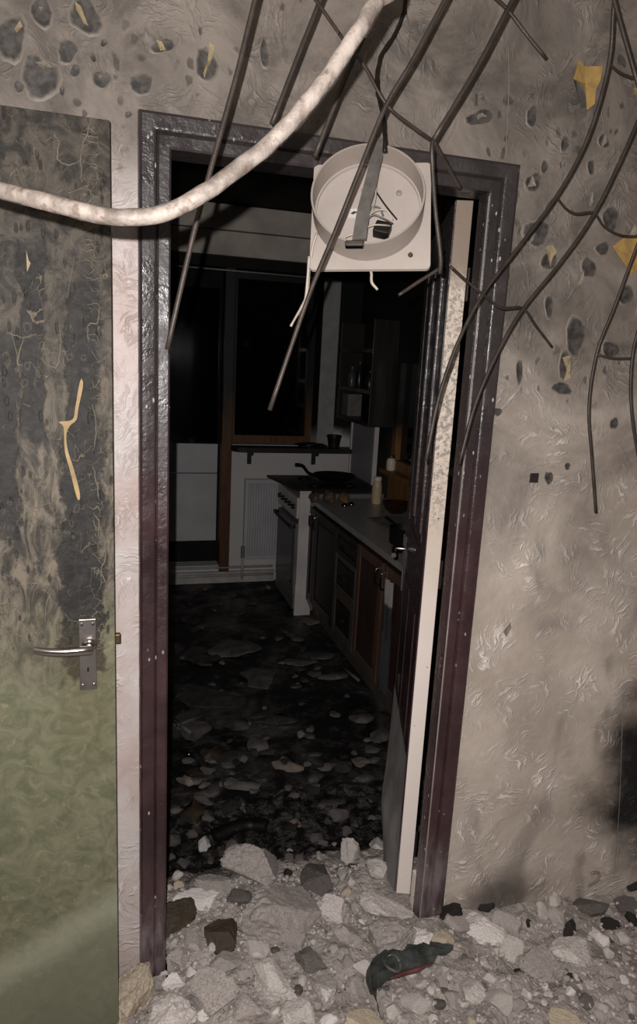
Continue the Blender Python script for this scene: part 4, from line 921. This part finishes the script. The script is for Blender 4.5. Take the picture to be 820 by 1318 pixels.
# bare crack in the plaster running up from the fan cable
for W in ([(520, 0), (524, 20), (528, 40), (525, 60), (527, 72)], [(505, 70), (500, 92), (503, 100)], [(654, 60), (655, 110), (653, 160), (650, 205)], [(803, 890), (800, 960), (797, 1040), (790, 1130)]):
    bm = bm_(); tube(bm, smoothpath([onY(x, y, WY) for x, y in W], 5), 0.0011, 5, jitter=0.4); build('crack', bm, MATS['burnt_paper'] if W[0][1] < 60 else MATS['blister_rim'], wall_back)
p = onY(687, 615, WY); a = 0.0125
single('wall_tab', box(bm_(), p.x-a, p.x+a, WY-0.004, WY-0.0003, p.z-a, p.z+a, 0.001), simple('tab_black', (40, 35, 34), 0.5), p, 'small black square tab stuck on the swirl-patterned wall', 'tab')

# ------------------------------------------------------------------ rubble
def bed(x, y):
    """height of the rubble surface"""
    base = 0.105 - 0.055*max(0.0, min(1.0, (x-0.7)/0.8)) + 0.02*max(0, 1.6-y)*0.3
    if x < 0.35 and y < 1.6: base -= 0.06*max(0, min(1, (0.35-x)/0.5))
    if y > 1.80:
        t = min(1.0, (y-1.80)/0.62); t = t*t*(3-2*t); base = base*(1-t) + (KF+0.012)*t
    v = Vector((x, y, 0))
    amp = 1.0 if y < 2.2 else 0.5
    return base + amp*(0.020*noise.noise(v*5) + 0.012*noise.noise(v*13+Vector((4, 0, 0))) + 0.006*noise.noise(v*30))
def hit(x, y):
    """where a pixel's ray meets the rubble"""
    d = ray(x, y); lo = 0.4
    t = lo
    while t < 8:
        p = CAM + d*t
        if p.z <= bed(p.x, p.y): return p
        t += 0.008
    return p
bm = bm_(); st = 0.0095; nx, ny = int((2.10+0.90)/st), int((2.75-0.05)/st); grid = {}
def okp(x, y):
    if y > WY-0.030 and y < WY+0.086 and (x < OX0+0.004 or x > (OX1-0.004 if y < WY+0.04 else 0.876)): return False
    if y >= WY+0.086 and (x < -0.35 or x > 1.42): return False
    if x < 0.03 and GY-0.02 < y < GY+0.06: return False
    return True
for i in range(nx+1):
    for j in range(ny+1):
        x = -0.90+i*st; y = 0.05+j*st
        if okp(x, y):
            v = Vector((x, y, 0)); w1_ = v+Vector((0.012*noise.noise(v*40), 0.012*noise.noise(v*40+Vector((9, 0, 0))), 0))
            l1 = noise.voronoi(w1_*16)[0]; l2 = noise.voronoi(w1_*37+Vector((3, 1, 0)))[0]
            zz = bed(x, y)+0.013*min(1.0, (l1[1]-l1[0])*2.2)+0.006*min(1, (l2[1]-l2[0])*2)+0.004*noise.noise(v*75)-0.008
            if y > WY+0.03 and x > 0.78: zz = min(zz, 0.096)
            grid[i, j] = bm.verts.new((x, y, zz))
for i in range(nx):
    for j in range(ny):
        q = [(i, j), (i+1, j), (i+1, j+1), (i, j+1)]
        if all(k_ in grid for k_ in q): bm.faces.new([grid[k_] for k_ in q])
# skirts close the little gaps against the wall
for f_ in [1]:
    for (xa, xb) in ((-0.90, OX0), (OX1, 2.10)):
        n = int((xb-xa)/0.03); prev = None
        for i in range(n+1):
            x = xa+(xb-xa)*i/n; y0 = WY-0.05; y1 = WY-0.001-(0.023 if 0.06 < x < 0.94 else 0)
            z = bed(x, y0); a = bm.verts.new((x, y0, z-0.003)); b = bm.verts.new((x, y1, z+0.004+0.01*noise.noise(Vector((x*20, 3, 1)))))
            if prev: bm.faces.new((prev[0], a, b, prev[1]))
            prev = (a, b)
kd = Mat('rubble_bed', 0.95, 0.15); X, Y, Z = kd.sep()
n1 = kd.noise(9, 6, 0.65)
c = kd.mix(kd.rng(n1, 0.3, 0.7), lin((148, 139, 134)), lin((194, 185, 179)))
c = kd.mix(kd.math('MULTIPLY', kd.rng(kd.vor(48), 0.30, 0.12), kd.rng(kd.noise(14, 3), 0.45, 0.6)), c, lin((208, 199, 193)))
c = kd.mix(kd.math('MULTIPLY', kd.rng(kd.vor(60, vec=kd.map(loc=(1, 2, 3))), 0.25, 0.1), kd.rng(kd.noise(10, 3, vec=kd.map(loc=(5, 2, 3))), 0.5, 0.62)), c, lin((84, 78, 75)))
dark = kd.rng(kd.math('ADD', Y, kd.math('MULTIPLY', kd.math('SUBTRACT', kd.noise(6, 4), 0.5), 0.7)), 1.84, 2.22)
c = kd.mix(dark, c, kd.mix(kd.rng(kd.noise(20, 5, 0.7), 0.42, 0.66), lin((22, 21, 21)), lin((96, 91, 88))))
kd.col(c); kd.bump(kd.math('ADD', kd.noise(60, 6, 0.75), kd.math('MULTIPLY', kd.vor(90), 0.5)), 0.9, 0.012)
rubble_bed = tag(build('rubble_bed', bm, kd.m, smooth=True), 'fine grey plaster dust and crumbs covering the hall floor', 'rubble', kind='stuff')

def chunk_mesh(name, seed, sub=2, ncut=9, rough=0.06, lo=0.55, hi=0.88):
    r = random.Random(seed); bm = bm_(); bmesh.ops.create_icosphere(bm, subdivisions=sub, radius=1)
    for _ in range(ncut):
        n = Vector((r.gauss(0, 1), r.gauss(0, 1), r.gauss(0, 1))).normalized(); d = r.uniform(lo, hi)
        for v in bm.verts:
            e = v.co.dot(n)
            if e > d: v.co -= n*(e-d)
    for v in bm.verts:
        q = v.co*2.2+Vector((seed, seed*2, 0)); v.co *= 1+rough*(noise.noise(q)+0.6*noise.noise(q*2.7)+0.45*noise.noise(q*6)+0.30*noise.noise(q*13)+0.2*noise.noise(q*27))
    me = bpy.data.meshes.new(name); bm.to_mesh(me); bm.free()
    for p in me.polygons: p.use_smooth = True
    me.set_sharp_from_angle(angle=math.radians(32))
    return me
BASES = [chunk_mesh('chunk_%d' % i, 100+i, 3, 7+i % 5, 0.13, 0.40, 0.85) for i in range(14)]
BASEM = {}
def based(i, m):
    if (i, m) not in BASEM:
        me = BASES[i].copy(); me.materials.append(MATS[m]); BASEM[i, m] = me
    return BASEM[i, m]
rr = random.Random(21)
RUB = []
def rock(x, y, w, h, m, label, cat='rubble', group=None, name='plaster_chunk', big=False, flat=None, tilt=0.5, sink=0.30, yaw=None, place=None):
    p = place or hit(x, y+h*0.30); dist = (p-CAM).dot(FWD)
    sx = w*dist/FPX/2*1.12; hh = h*dist/FPX/2
    sz = flat*sx if flat else hh*0.95
    sy = max(hh*1.25, sx*0.55)
    if big:
        me = chunk_mesh('chunk', int(x*7+y), 5, 10, 0.11, 0.42, 0.86); me.materials.append(MATS[m])
    else: me = based(rr.randrange(14), m)
    o = bpy.data.objects.new(name, me); COL.objects.link(o)
    o.scale = (sx, sy, sz); o.rotation_euler = (rr.uniform(-tilt, tilt), rr.uniform(-tilt, tilt)*0.6, yaw if yaw is not None else rr.uniform(-0.5, 0.5)-YAW)
    o.location = p + Vector((0, 0, sz*(1-2*sink)))
    RUB.append((x, y, max(w, h)))
    return tag(o, label, cat, group)
G, PA, WH, CR, DK, CH, BR = 'plaster_grey', 'plaster_pale', 'plaster_white', 'plaster_cream', 'plaster_dark', 'charred_chunk', 'brown_stone'
HAND = [
 (328,1107,84,62,G,'large rough grey masonry lump in the doorway against the black kitchen floor',1),
 (411,1124,44,46,DK,'smooth angular grey masonry piece beside the large rough lump',1),
 (256,1158,60,26,WH,'long white plaster slab leaning on rubble just inside the maroon doorway',1),
 (270,1138,56,34,G,'grey knobbly plaster chunk behind the long white slab',1),
 (287,1194,44,46,BR,'dark olive-brown rounded stone below the long white slab',1),
 (224,1172,40,58,BR,'brown rounded stone tucked behind the foot of the maroon architrave',1),
 (366,1172,104,70,G,'broad dusty grey boulder lying in the threshold',1),
 (309,1155,34,24,DK,'small dark grey block between white slab and broad boulder',0),
 (428,1168,46,40,PA,'pale rounded plaster chunk beside the broad threshold boulder',1),
 (497,1164,78,30,PA,'long pale plaster slab at the foot of the open door',1),
 (500,1207,78,54,G,'round grey pitted boulder in front of the open door',1),
 (541,1204,34,32,WH,'white jagged plaster piece beside the round pitted boulder',1),
 (567,1211,34,24,CR,'cream plaster piece beside the black torn scrap',1),
 (578,1170,30,24,CH,'black charred lump at the foot of the maroon architrave',1),
 (626,1162,26,24,CH,'charred lump lying against the foot of the wall',1),
 (619,1194,68,30,WH,'large flat white plaster slab in front of the wall',1),
 (660,1217,33,32,PA,'pale squarish plaster piece next to the large white slab',1),
 (694,1233,62,44,G,'broad grey plaster lump in the heap by the wall',1),
 (738,1214,66,42,PA,'irregular pale slab beside a narrow black cinder',1),
 (732,1192,16,26,CH,'narrow black cinder standing among pale slabs',0),
 (605,1269,28,34,PA,'pale oval plaster piece near the torn black scrap',1),
 (677,1276,14,18,WH,'tiny white oval plaster pebble in the open grit',0),
 (733,1274,15,12,WH,'small white pebble under the dark blue plastic bit',0),
 (722,1311,48,26,CR,'cream flat plaster piece half sunk in grit',1),
 (466,1306,66,34,CR,'cream flat plaster slab below the torn black scrap',1),
 (176,1270,50,64,CR,'tall cream plaster chunk against the pink wall strip',1),
 (228,1261,34,24,WH,'small bright white block near the foot of the architrave',1),
 (216,1302,64,52,PA,'tilted pale slab beside the tall cream chunk',1),
 (97,1311,60,18,PA,'flat pale chunk at the foot of the green door',1),
 (275,1272,66,50,G,'dusty grey boulder behind the tilted pale slab',1),
 (352,1258,62,46,PA,'pale mottled boulder in the middle of the heap',1),
 (232,1233,32,30,G,'grey hollowed chunk by the architrave foot',1),
 (292,1236,44,28,G,'grey crusty chunk under the olive-brown stone',1),
 (402,1236,46,30,DK,'darker grey chunk in the middle of the heap',1),
 (421,1268,34,50,PA,'upright pale chunk left of the torn scrap',1),
 (445,1203,40,34,G,'grey chunk left of the round pitted boulder',1),
 (450,1093,34,36,PA,'pale lumpy chunk behind the threshold near the open door',1),
 (486,1084,24,26,PA,'small pale knob leaning by the loose door skin',1),
 (488,1117,36,26,PA,'pale three-cornered shard by the loose door skin',1),
 (440,1062+60,20,18,G,'small grey lump beside the smooth angular piece',0),
 (262,1083,16,24,WH,'slim pale shard standing in the dark debris',0),
 (300,1088,20,16,DK,'dark lump beside the large rough lump',0),
 (692,1147,22,18,G,'grey lump at the wall foot under the low smoke stain',0),
 (717,1180,22,32,PA,'upright pale shard beside the narrow black cinder',0),
 (697,1169,18,18,PA,'small pale lump behind the broad grey lump',0),
 (713,1156,16,18,PA,'small pale triangular lump under the bent stick',0),
 (762,1163,46,28,DK,'dull grey lump under the bent stick end',1),
 (803,1165,36,24,DK,'dull grey chunk near the dark wedge',1),
 (815,1137,30,14,CH,'dark flat wedge against the wall foot',0),
 (783,1187,26,16,CH,'black lump put in for a dark hole among pale pieces at the wall foot',0),  # black chunk stands in for the shade of a gap in the heap
 (812,1180,16,18,CH,'black lump put in for a dark hole under the dark wedge',0),  # likewise a black chunk in place of a shaded gap
 (770,1205,22,26,WH,'white curved shard beside the irregular pale slab',0),
 (800,1203,24,20,PA,'pale block at the heap edge under the smoke patch',0),
 (590,1186,40,22,G,'grey piece between charred lump and white slab',0),
 (535,1262+30,44,30,PA,'pale lump below the torn black scrap',0),
 (640,1285,40,30,PA,'pale lump in front of the pale oval piece',0),
 (655,1185,44,30,G,'grey chunk behind the pale squarish piece',0),
 (318,1297,56,34,G,'grey chunk low in the middle of the heap',1),
 (386,1300,44,34,PA,'pale chunk low in the middle of the heap',1),
 (380,1205,40,30,G,'grey chunk under the broad threshold boulder',0),
 (330,1216,40,26,PA,'pale chunk beside the olive-brown stone',0),
 (250,1205,46,30,G,'grey chunk before the brown rounded stone',0),
 (470,1240,34,28,PA,'pale chunk behind the torn black scrap',0)]
for (x, y, wd, ht, m, lb, big) in HAND:
    nm = {WH: 'plaster_slab', CH: 'charred_lump', BR: 'stone'}.get(m, 'plaster_chunk')
    rock(x, y, wd, ht, m, lb, {CH: 'cinder', BR: 'stone'}.get(m, 'rubble'), None, nm, bool(big), tilt=0.35)
# loose chunks told apart only by their place
n_ = 0; tries = 0
while n_ < 150 and tries < 4000:
    tries += 1
    x = rr.uniform(60, 815); y = rr.uniform(1075, 1316)
    if x < 215 and y < 1245+max(0, (200-x)*0.4): continue
    if x > 505 and y < 1168-(x-565)*0.05: continue
    if x < 505 and y < 1090 and rr.random() < 0.5: continue
    sz = rr.choice((9, 10, 12, 13, 15, 18, 22))
    if any((x-a)**2+(y-b)**2 < (0.42*(c_+sz))**2 for a, b, c_ in RUB): continue
    m = rr.choices((G, PA, WH, CR, DK, CH), (42, 34, 8, 3, 9, 2))[0] if y > 1125 else rr.choices((G, DK, CH, PA), (40, 35, 18, 4))[0]
    adj = {G: 'grey', PA: 'pale', WH: 'white', CR: 'cream', DK: 'dark grey', CH: 'charred black'}[m]
    rock(x, y, sz*rr.uniform(0.9, 1.4), sz*rr.uniform(0.7, 1.1), m, 'small %s plaster fragment lying loose in the rubble heap' % adj if m != CH else 'small charred black fragment lying loose in the rubble heap', 'rubble', 'small %s fragments in the rubble' % adj, 'plaster_fragment', False, tilt=0.6)
    n_ += 1
# darker lumps where the heap runs out onto the kitchen floor
n_ = tries = 0
while n_ < 34 and tries < 900:
    tries += 1; x = rr.uniform(224, 488); y = rr.uniform(975, 1085); sz = rr.choice((9, 11, 13, 16, 20))
    if any((x-a)**2+(y-b)**2 < (0.45*(c_+sz))**2 for a, b, c_ in RUB): continue
    m = rr.choices((DK, CH), (55, 45))[0]
    rock(x, y, sz*rr.uniform(1, 1.5), sz*rr.uniform(0.6, 1), m, 'dull grey lump where the heap spills onto the kitchen floor' if m == DK else 'sooty black lump where the heap spills onto the kitchen floor', 'rubble', 'dull grey lumps at the kitchen edge of the heap' if m == DK else 'sooty lumps at the kitchen edge of the heap', 'rubble_lump', False, tilt=0.5); n_ += 1
# grit: thousands of crumbs in one mesh
verts, faces = [], []
ico = bmesh.new(); bmesh.ops.create_icosphere(ico, subdivisions=1, radius=1); iv = [v.co.copy() for v in ico.verts]; fi = [[v.index for v in f.verts] for f in ico.faces]; ico.free()
for _ in range(4200):
    y = rr.uniform(0.9, 1.86); x = rr.uniform(-0.25, 1.85) if y < 1.57 else rr.uniform(0.14, 0.80)
    if not okp(x, y) or not okp(x, y+0.012): continue
    if x < 0.03 and y > GY-0.04: continue
    s = 0.0022+0.0065*rr.random()**3; z = bed(x, y)+s*0.5+0.003; b0 = len(verts); e = Vector((rr.uniform(.7, 1.4), rr.uniform(.7, 1.3), rr.uniform(.5, 1)))
    R = Matrix.Rotation(rr.uniform(0, 6), 3, 'Z') @ Matrix.Rotation(rr.uniform(0, 6), 3, 'X')
    for v in iv:
        q = R @ (v*rr.uniform(0.75, 1.15)); verts.append((x+q.x*s*e.x, y+q.y*s*e.y, z+q.z*s*e.z))
    faces += [[b0+i for i in f] for f in fi]
me = bpy.data.meshes.new('grit'); me.from_pydata(verts, [], faces); kg = Mat('grit_crumbs', 0.9, 0.2)
kg.col(kg.ramp(kg.noise(160, 2), [(0.28, lin((124, 117, 113))), (0.44, lin((168, 159, 154))), (0.66, lin((200, 192, 187)))])); me.materials.append(kg.m)
o = bpy.data.objects.new('crumbs', me); COL.objects.link(o); o.parent = rubble_bed; o['kind'] = 'stuff'

# black torn scrap with a red streak
up = [(476,1290),(470,1270),(474,1252),(487,1238),(505,1230),(530,1224),(556,1222),(583,1226)]
lo = [(490,1318),(484,1290),(490,1274),(505,1266),(522,1260),(540,1255),(560,1244),(582,1229)]
U = smoothpath([hit(*p) for p in up], 4); L = smoothpath([hit(*p) for p in lo], 4)
simple('black_plastic', (86, 90, 88), 0.32, 0.45, 0, 0.55, 22, 0.7, 40, 0.006); simple('red_rubber', (92, 54, 54), 0.5, 0.35, 0, 0.35, 30)
sc = thing('torn_scrap', 'charred black plastic scrap with a red streak lying on the rubble', 'scrap', hit(520, 1255))
bm = bm_(); rows = []
for i, (a, b) in enumerate(zip(U, L)):
    t = i/(len(U)-1); row = []
    for j in range(11):
        s = j/10; p = a.lerp(b, s); hgt = 0.030*math.sin(math.pi*s)**0.7*math.sin(math.pi*min(1, t+0.12))**0.5 if t < 0.99 else 0
        hgt += 0.012*(1-s)
        hgt += 0.009*noise.noise(Vector((t*9, s*4, 1)))+0.008*noise.noise(Vector((t*21, s*8, 5))) - (0.018*math.exp(-((t-0.42)/0.09)**2-((s-0.55)/0.22)**2))
        row.append(bm.verts.new(p+Vector((0, 0, 0.012+hgt))))
    rows.append(row)
for i in range(len(rows)-1):
    for j in range(10): bm.faces.new((rows[i][j], rows[i][j+1], rows[i+1][j+1], rows[i+1][j]))
bmesh.ops.solidify(bm, geom=bm.faces[:], thickness=0.004)
build('plastic_shell', bm, MATS['black_plastic'], sc, smooth=50)
Q = [L[i]+Vector((0, -0.002, 0.022)) for i in range(11, len(L)-5)]
bm = bm_(); tube(bm, Q, lambda t: 0.006*math.sin(math.pi*min(.97, max(.03, t)))+0.001, 8); build('red_edge', bm, MATS['red_rubber'], sc, smooth=True)
c = hit(504, 1254); R_ = [c+Vector((0.020*math.cos(a), 0.026*math.sin(a), 0.034+0.004*math.sin(2*a))) for a in [i*2*math.pi/18 for i in range(19)]]
bm = bm_(); tube(bm, R_, 0.0036, 8); build('loop', bm, MATS['black_plastic'], sc, smooth=True)
p = hit(739, 1260); bm = bm_(); crumple(bm, p-Vector((0, 0, 0.003)), 0.024, 0.009, 0.008, 5)
bmesh.ops.rotate(bm, verts=bm.verts, cent=p, matrix=Matrix.Rotation(-0.9, 3, 'Z')); single('plastic_bit', bm, simple('blue_black', (44, 50, 56), 0.35), p, 'dark blue plastic bit lying in the grit', 'scrap', smooth=50)
a, b = hit(716, 1165), onY(768, 1134, WY-0.02); mid = hit(745, 1150)+Vector((0, 0, 0.012))
bm = bm_(); tube(bm, smoothpath([a+Vector((0, 0, 0.006)), mid, b, b+Vector((0.002, 0.0, 0.03)), b+Vector((-0.03, -0.005, 0.038))], 5), 0.0042, 7, jitter=0.4)
single('bent_stick', bm, simple('stick_grey', (136, 126, 116), 0.7), (a+b)/2, 'thin bent stick propped between rubble and wall', 'stick', smooth=True)

# ------------------------------------------------------------------ debris on the kitchen floor
def onfloor(x, y): return hit(x, y)
simple('ash_sheet', (92, 88, 85), 0.7, 0.3, 0, 0.45, 14, 0.5, 40, 0.006); simple('ash_dark', (66, 63, 61), 0.6, 0.35, 0, 0.5, 14, 0.5, 40, 0.006); simple('pale_board', (126, 112, 102), 0.7, 0.3, 0, 0.3, 14); simple('rust_brown', (70, 57, 46), 0.6, 0.3, 0, 0.3)
def flake(x, y, wd, ht, m, label, seed, group=None, th=0.012, name='ash_flake', cat='debris'):
    r = random.Random(seed); pts = []
    n = r.randint(13, 18)
    for k_ in range(n):
        a = 2*math.pi*k_/n+r.uniform(-.2, .2); j = 0.85+0.18*math.sin(2*a+seed)+0.12*math.sin(3*a+seed*2)+r.uniform(-0.10, 0.10)
        pts.append(onfloor(x+wd/2*j*math.cos(a), y+ht/2*j*math.sin(a)))
    c = onfloor(x, y); bm = bm_()
    tp = [bm.verts.new(p+Vector((0, 0, th*(0.1+0.7*r.random()**2)))) for p in pts]; bt_ = [bm.verts.new(Vector((p.x, p.y, p.z-0.004))) for p in pts]
    cv = bm.verts.new(c+Vector((0, 0, th*1.1)))
    for k_ in range(n):
        j = (k_+1) % n; bm.faces.new((tp[k_], tp[j], cv)); bm.faces.new((tp[j], tp[k_], bt_[k_], bt_[j]))
    bm.faces.new(bt_)
    return single(name, bm, MATS[m], c, label, cat, group, 70)
FL = [(370,985,44,18,'pale_board','pale scorched board piece lying alone on the black floor','board_piece'),(330,960,28,24,'ash_sheet','curled grey flake left of the pale scorched board piece','ash_flake'),(465,925,32,14,'ash_sheet','grey flake at the plinth of the brown cabinet','ash_flake'),(490,947,28,22,'ash_sheet','grey flake beside the open door edge','ash_flake'),
      (300,835,90,22,'ash_sheet','wide grey sheet of ash in the middle of the kitchen floor','ash_sheet'),(335,872,60,26,'ash_sheet','mottled ash sheet behind the pale board piece','ash_sheet'),(255,845,50,24,'ash_dark','dark ash sheet along the open side of the floor','ash_sheet'),(270,900,90,26,'ash_dark','long dark ash sheet across the kitchen floor','ash_sheet'),
      (385,852,42,12,'ash_sheet','narrow grey flake near the drawer unit','ash_flake'),(415,845,34,8,'ash_sheet','thin grey flake before the drawer unit','ash_flake'),(430,870,44,10,'ash_sheet','thin long flake before the brown cabinet','ash_flake'),(250,940,60,22,'ash_sheet','grey folded sheet by the latch-side lining','ash_sheet'),(300,930,60,18,'ash_dark','dark folded sheet beside the grey folded one','ash_sheet'),(350,925,60,18,'ash_dark','dark sheet before the mottled ash sheet','ash_sheet'),
      (400,800,22,10,'pale_board','small pale scrap at the cooker foot','board_piece'),(272,970,30,22,'rust_brown','rust-brown scrap on the kitchen floor','rust_scrap'),(247,1045,32,28,'rust_brown','orange-brown lump behind the maroon architrave','rust_scrap'),(405,1000,30,14,'ash_dark','dark flake beside the pale board piece','ash_flake'),(440,985,40,16,'ash_dark','dark flake toward the open door','ash_flake'),(310,1010,60,16,'ash_sheet','grey crust before the black pipe','ash_sheet'),(245,1005,40,12,'ash_sheet','narrow grey crust by the latch-side lining','ash_flake'),(425,1035,40,18,'ash_dark','dark crust before the pale lumpy chunk','ash_sheet'),(470,1000,30,16,'ash_dark','dark crust by the loose door skin','ash_sheet'),
      (265,752+5,10,5,'pale_board','tiny pale crumb near the skirting','crumb'),(300,765,16,5,'ash_sheet','thin grey crumb below the radiator','crumb'),(345,755,8,6,'pale_board','tiny pale crumb below the radiator valve','crumb'),(325,775,18,7,'ash_dark','dark crumb below the radiator','crumb')]
for i, (x, y, wd, ht, m, lb, nm) in enumerate(FL): flake(x, y, wd, ht, m, lb, 50+i, None, 0.010 if ht < 14 else 0.018, nm)
n_ = 0
while n_ < 85:
    x = rr.uniform(222, 500); y = rr.uniform(770, 1075)
    if x > 392+(y-790)*0.75: continue
    s = rr.uniform(6, 20)*(0.6+0.5*(y-770)/300); m = rr.choices(('ash_sheet', 'ash_dark', 'pale_board'), (32, 60, 6))[0]
    flake(x, y, s*rr.uniform(1, 1.7), s*rr.uniform(0.4, 0.8), m, {'ash_sheet': 'small grey ash flake strewn on the black kitchen floor', 'ash_dark': 'small dark ash flake strewn on the black kitchen floor', 'pale_board': 'small pale burnt flake strewn on the black kitchen floor'}[m], 900+n_, {'ash_sheet': 'grey ash flakes on the kitchen floor', 'ash_dark': 'dark ash flakes on the kitchen floor', 'pale_board': 'pale burnt flakes on the kitchen floor'}[m], rr.uniform(0.004, 0.016)); n_ += 1
# charred pipe and a metal glint in the debris
P = [hit(x, y)+Vector((0, 0, 0.012)) for x, y in ((275, 1082), (300, 1070), (322, 1066), (344, 1068))]
bm = bm_(); tube(bm, smoothpath(P, 5), 0.032, 16, jitter=0.25); single('black_pipe', bm, MATS['black_iron'], (P[0]+P[-1])/2, 'stub of black charred pipe lying behind the large rough lump', 'pipe', smooth=50)
p = hit(243, 972); bm = bm_(); lathe(bm, [(0.014, 0), (0.018, 0.006), (0.014, 0.016), (0, 0.02)], p, 16); single('metal_ball', bm, MATS['chrome'], p, 'small shiny metal ball in the dark debris', 'ball', smooth=True)
for i, (x0, y0, x1, y1) in enumerate(((222, 930, 246, 948), (228, 938, 262, 925), (440, 862, 462, 880))):
    a, b = hit(x0, y0), hit(x1, y1); bm = bm_(); tube(bm, [a+Vector((0, 0, 0.02)), b+Vector((0, 0, 0.02))], 0.010, 6, jitter=0.3)
    single('burnt_stick', bm, MATS['ash_sheet'], (a+b)/2, ('burnt stick lying by the latch-side lining', 'burnt stick crossing the grey folded sheet', 'burnt stick before the brown cabinet')[i], 'stick', smooth=True)
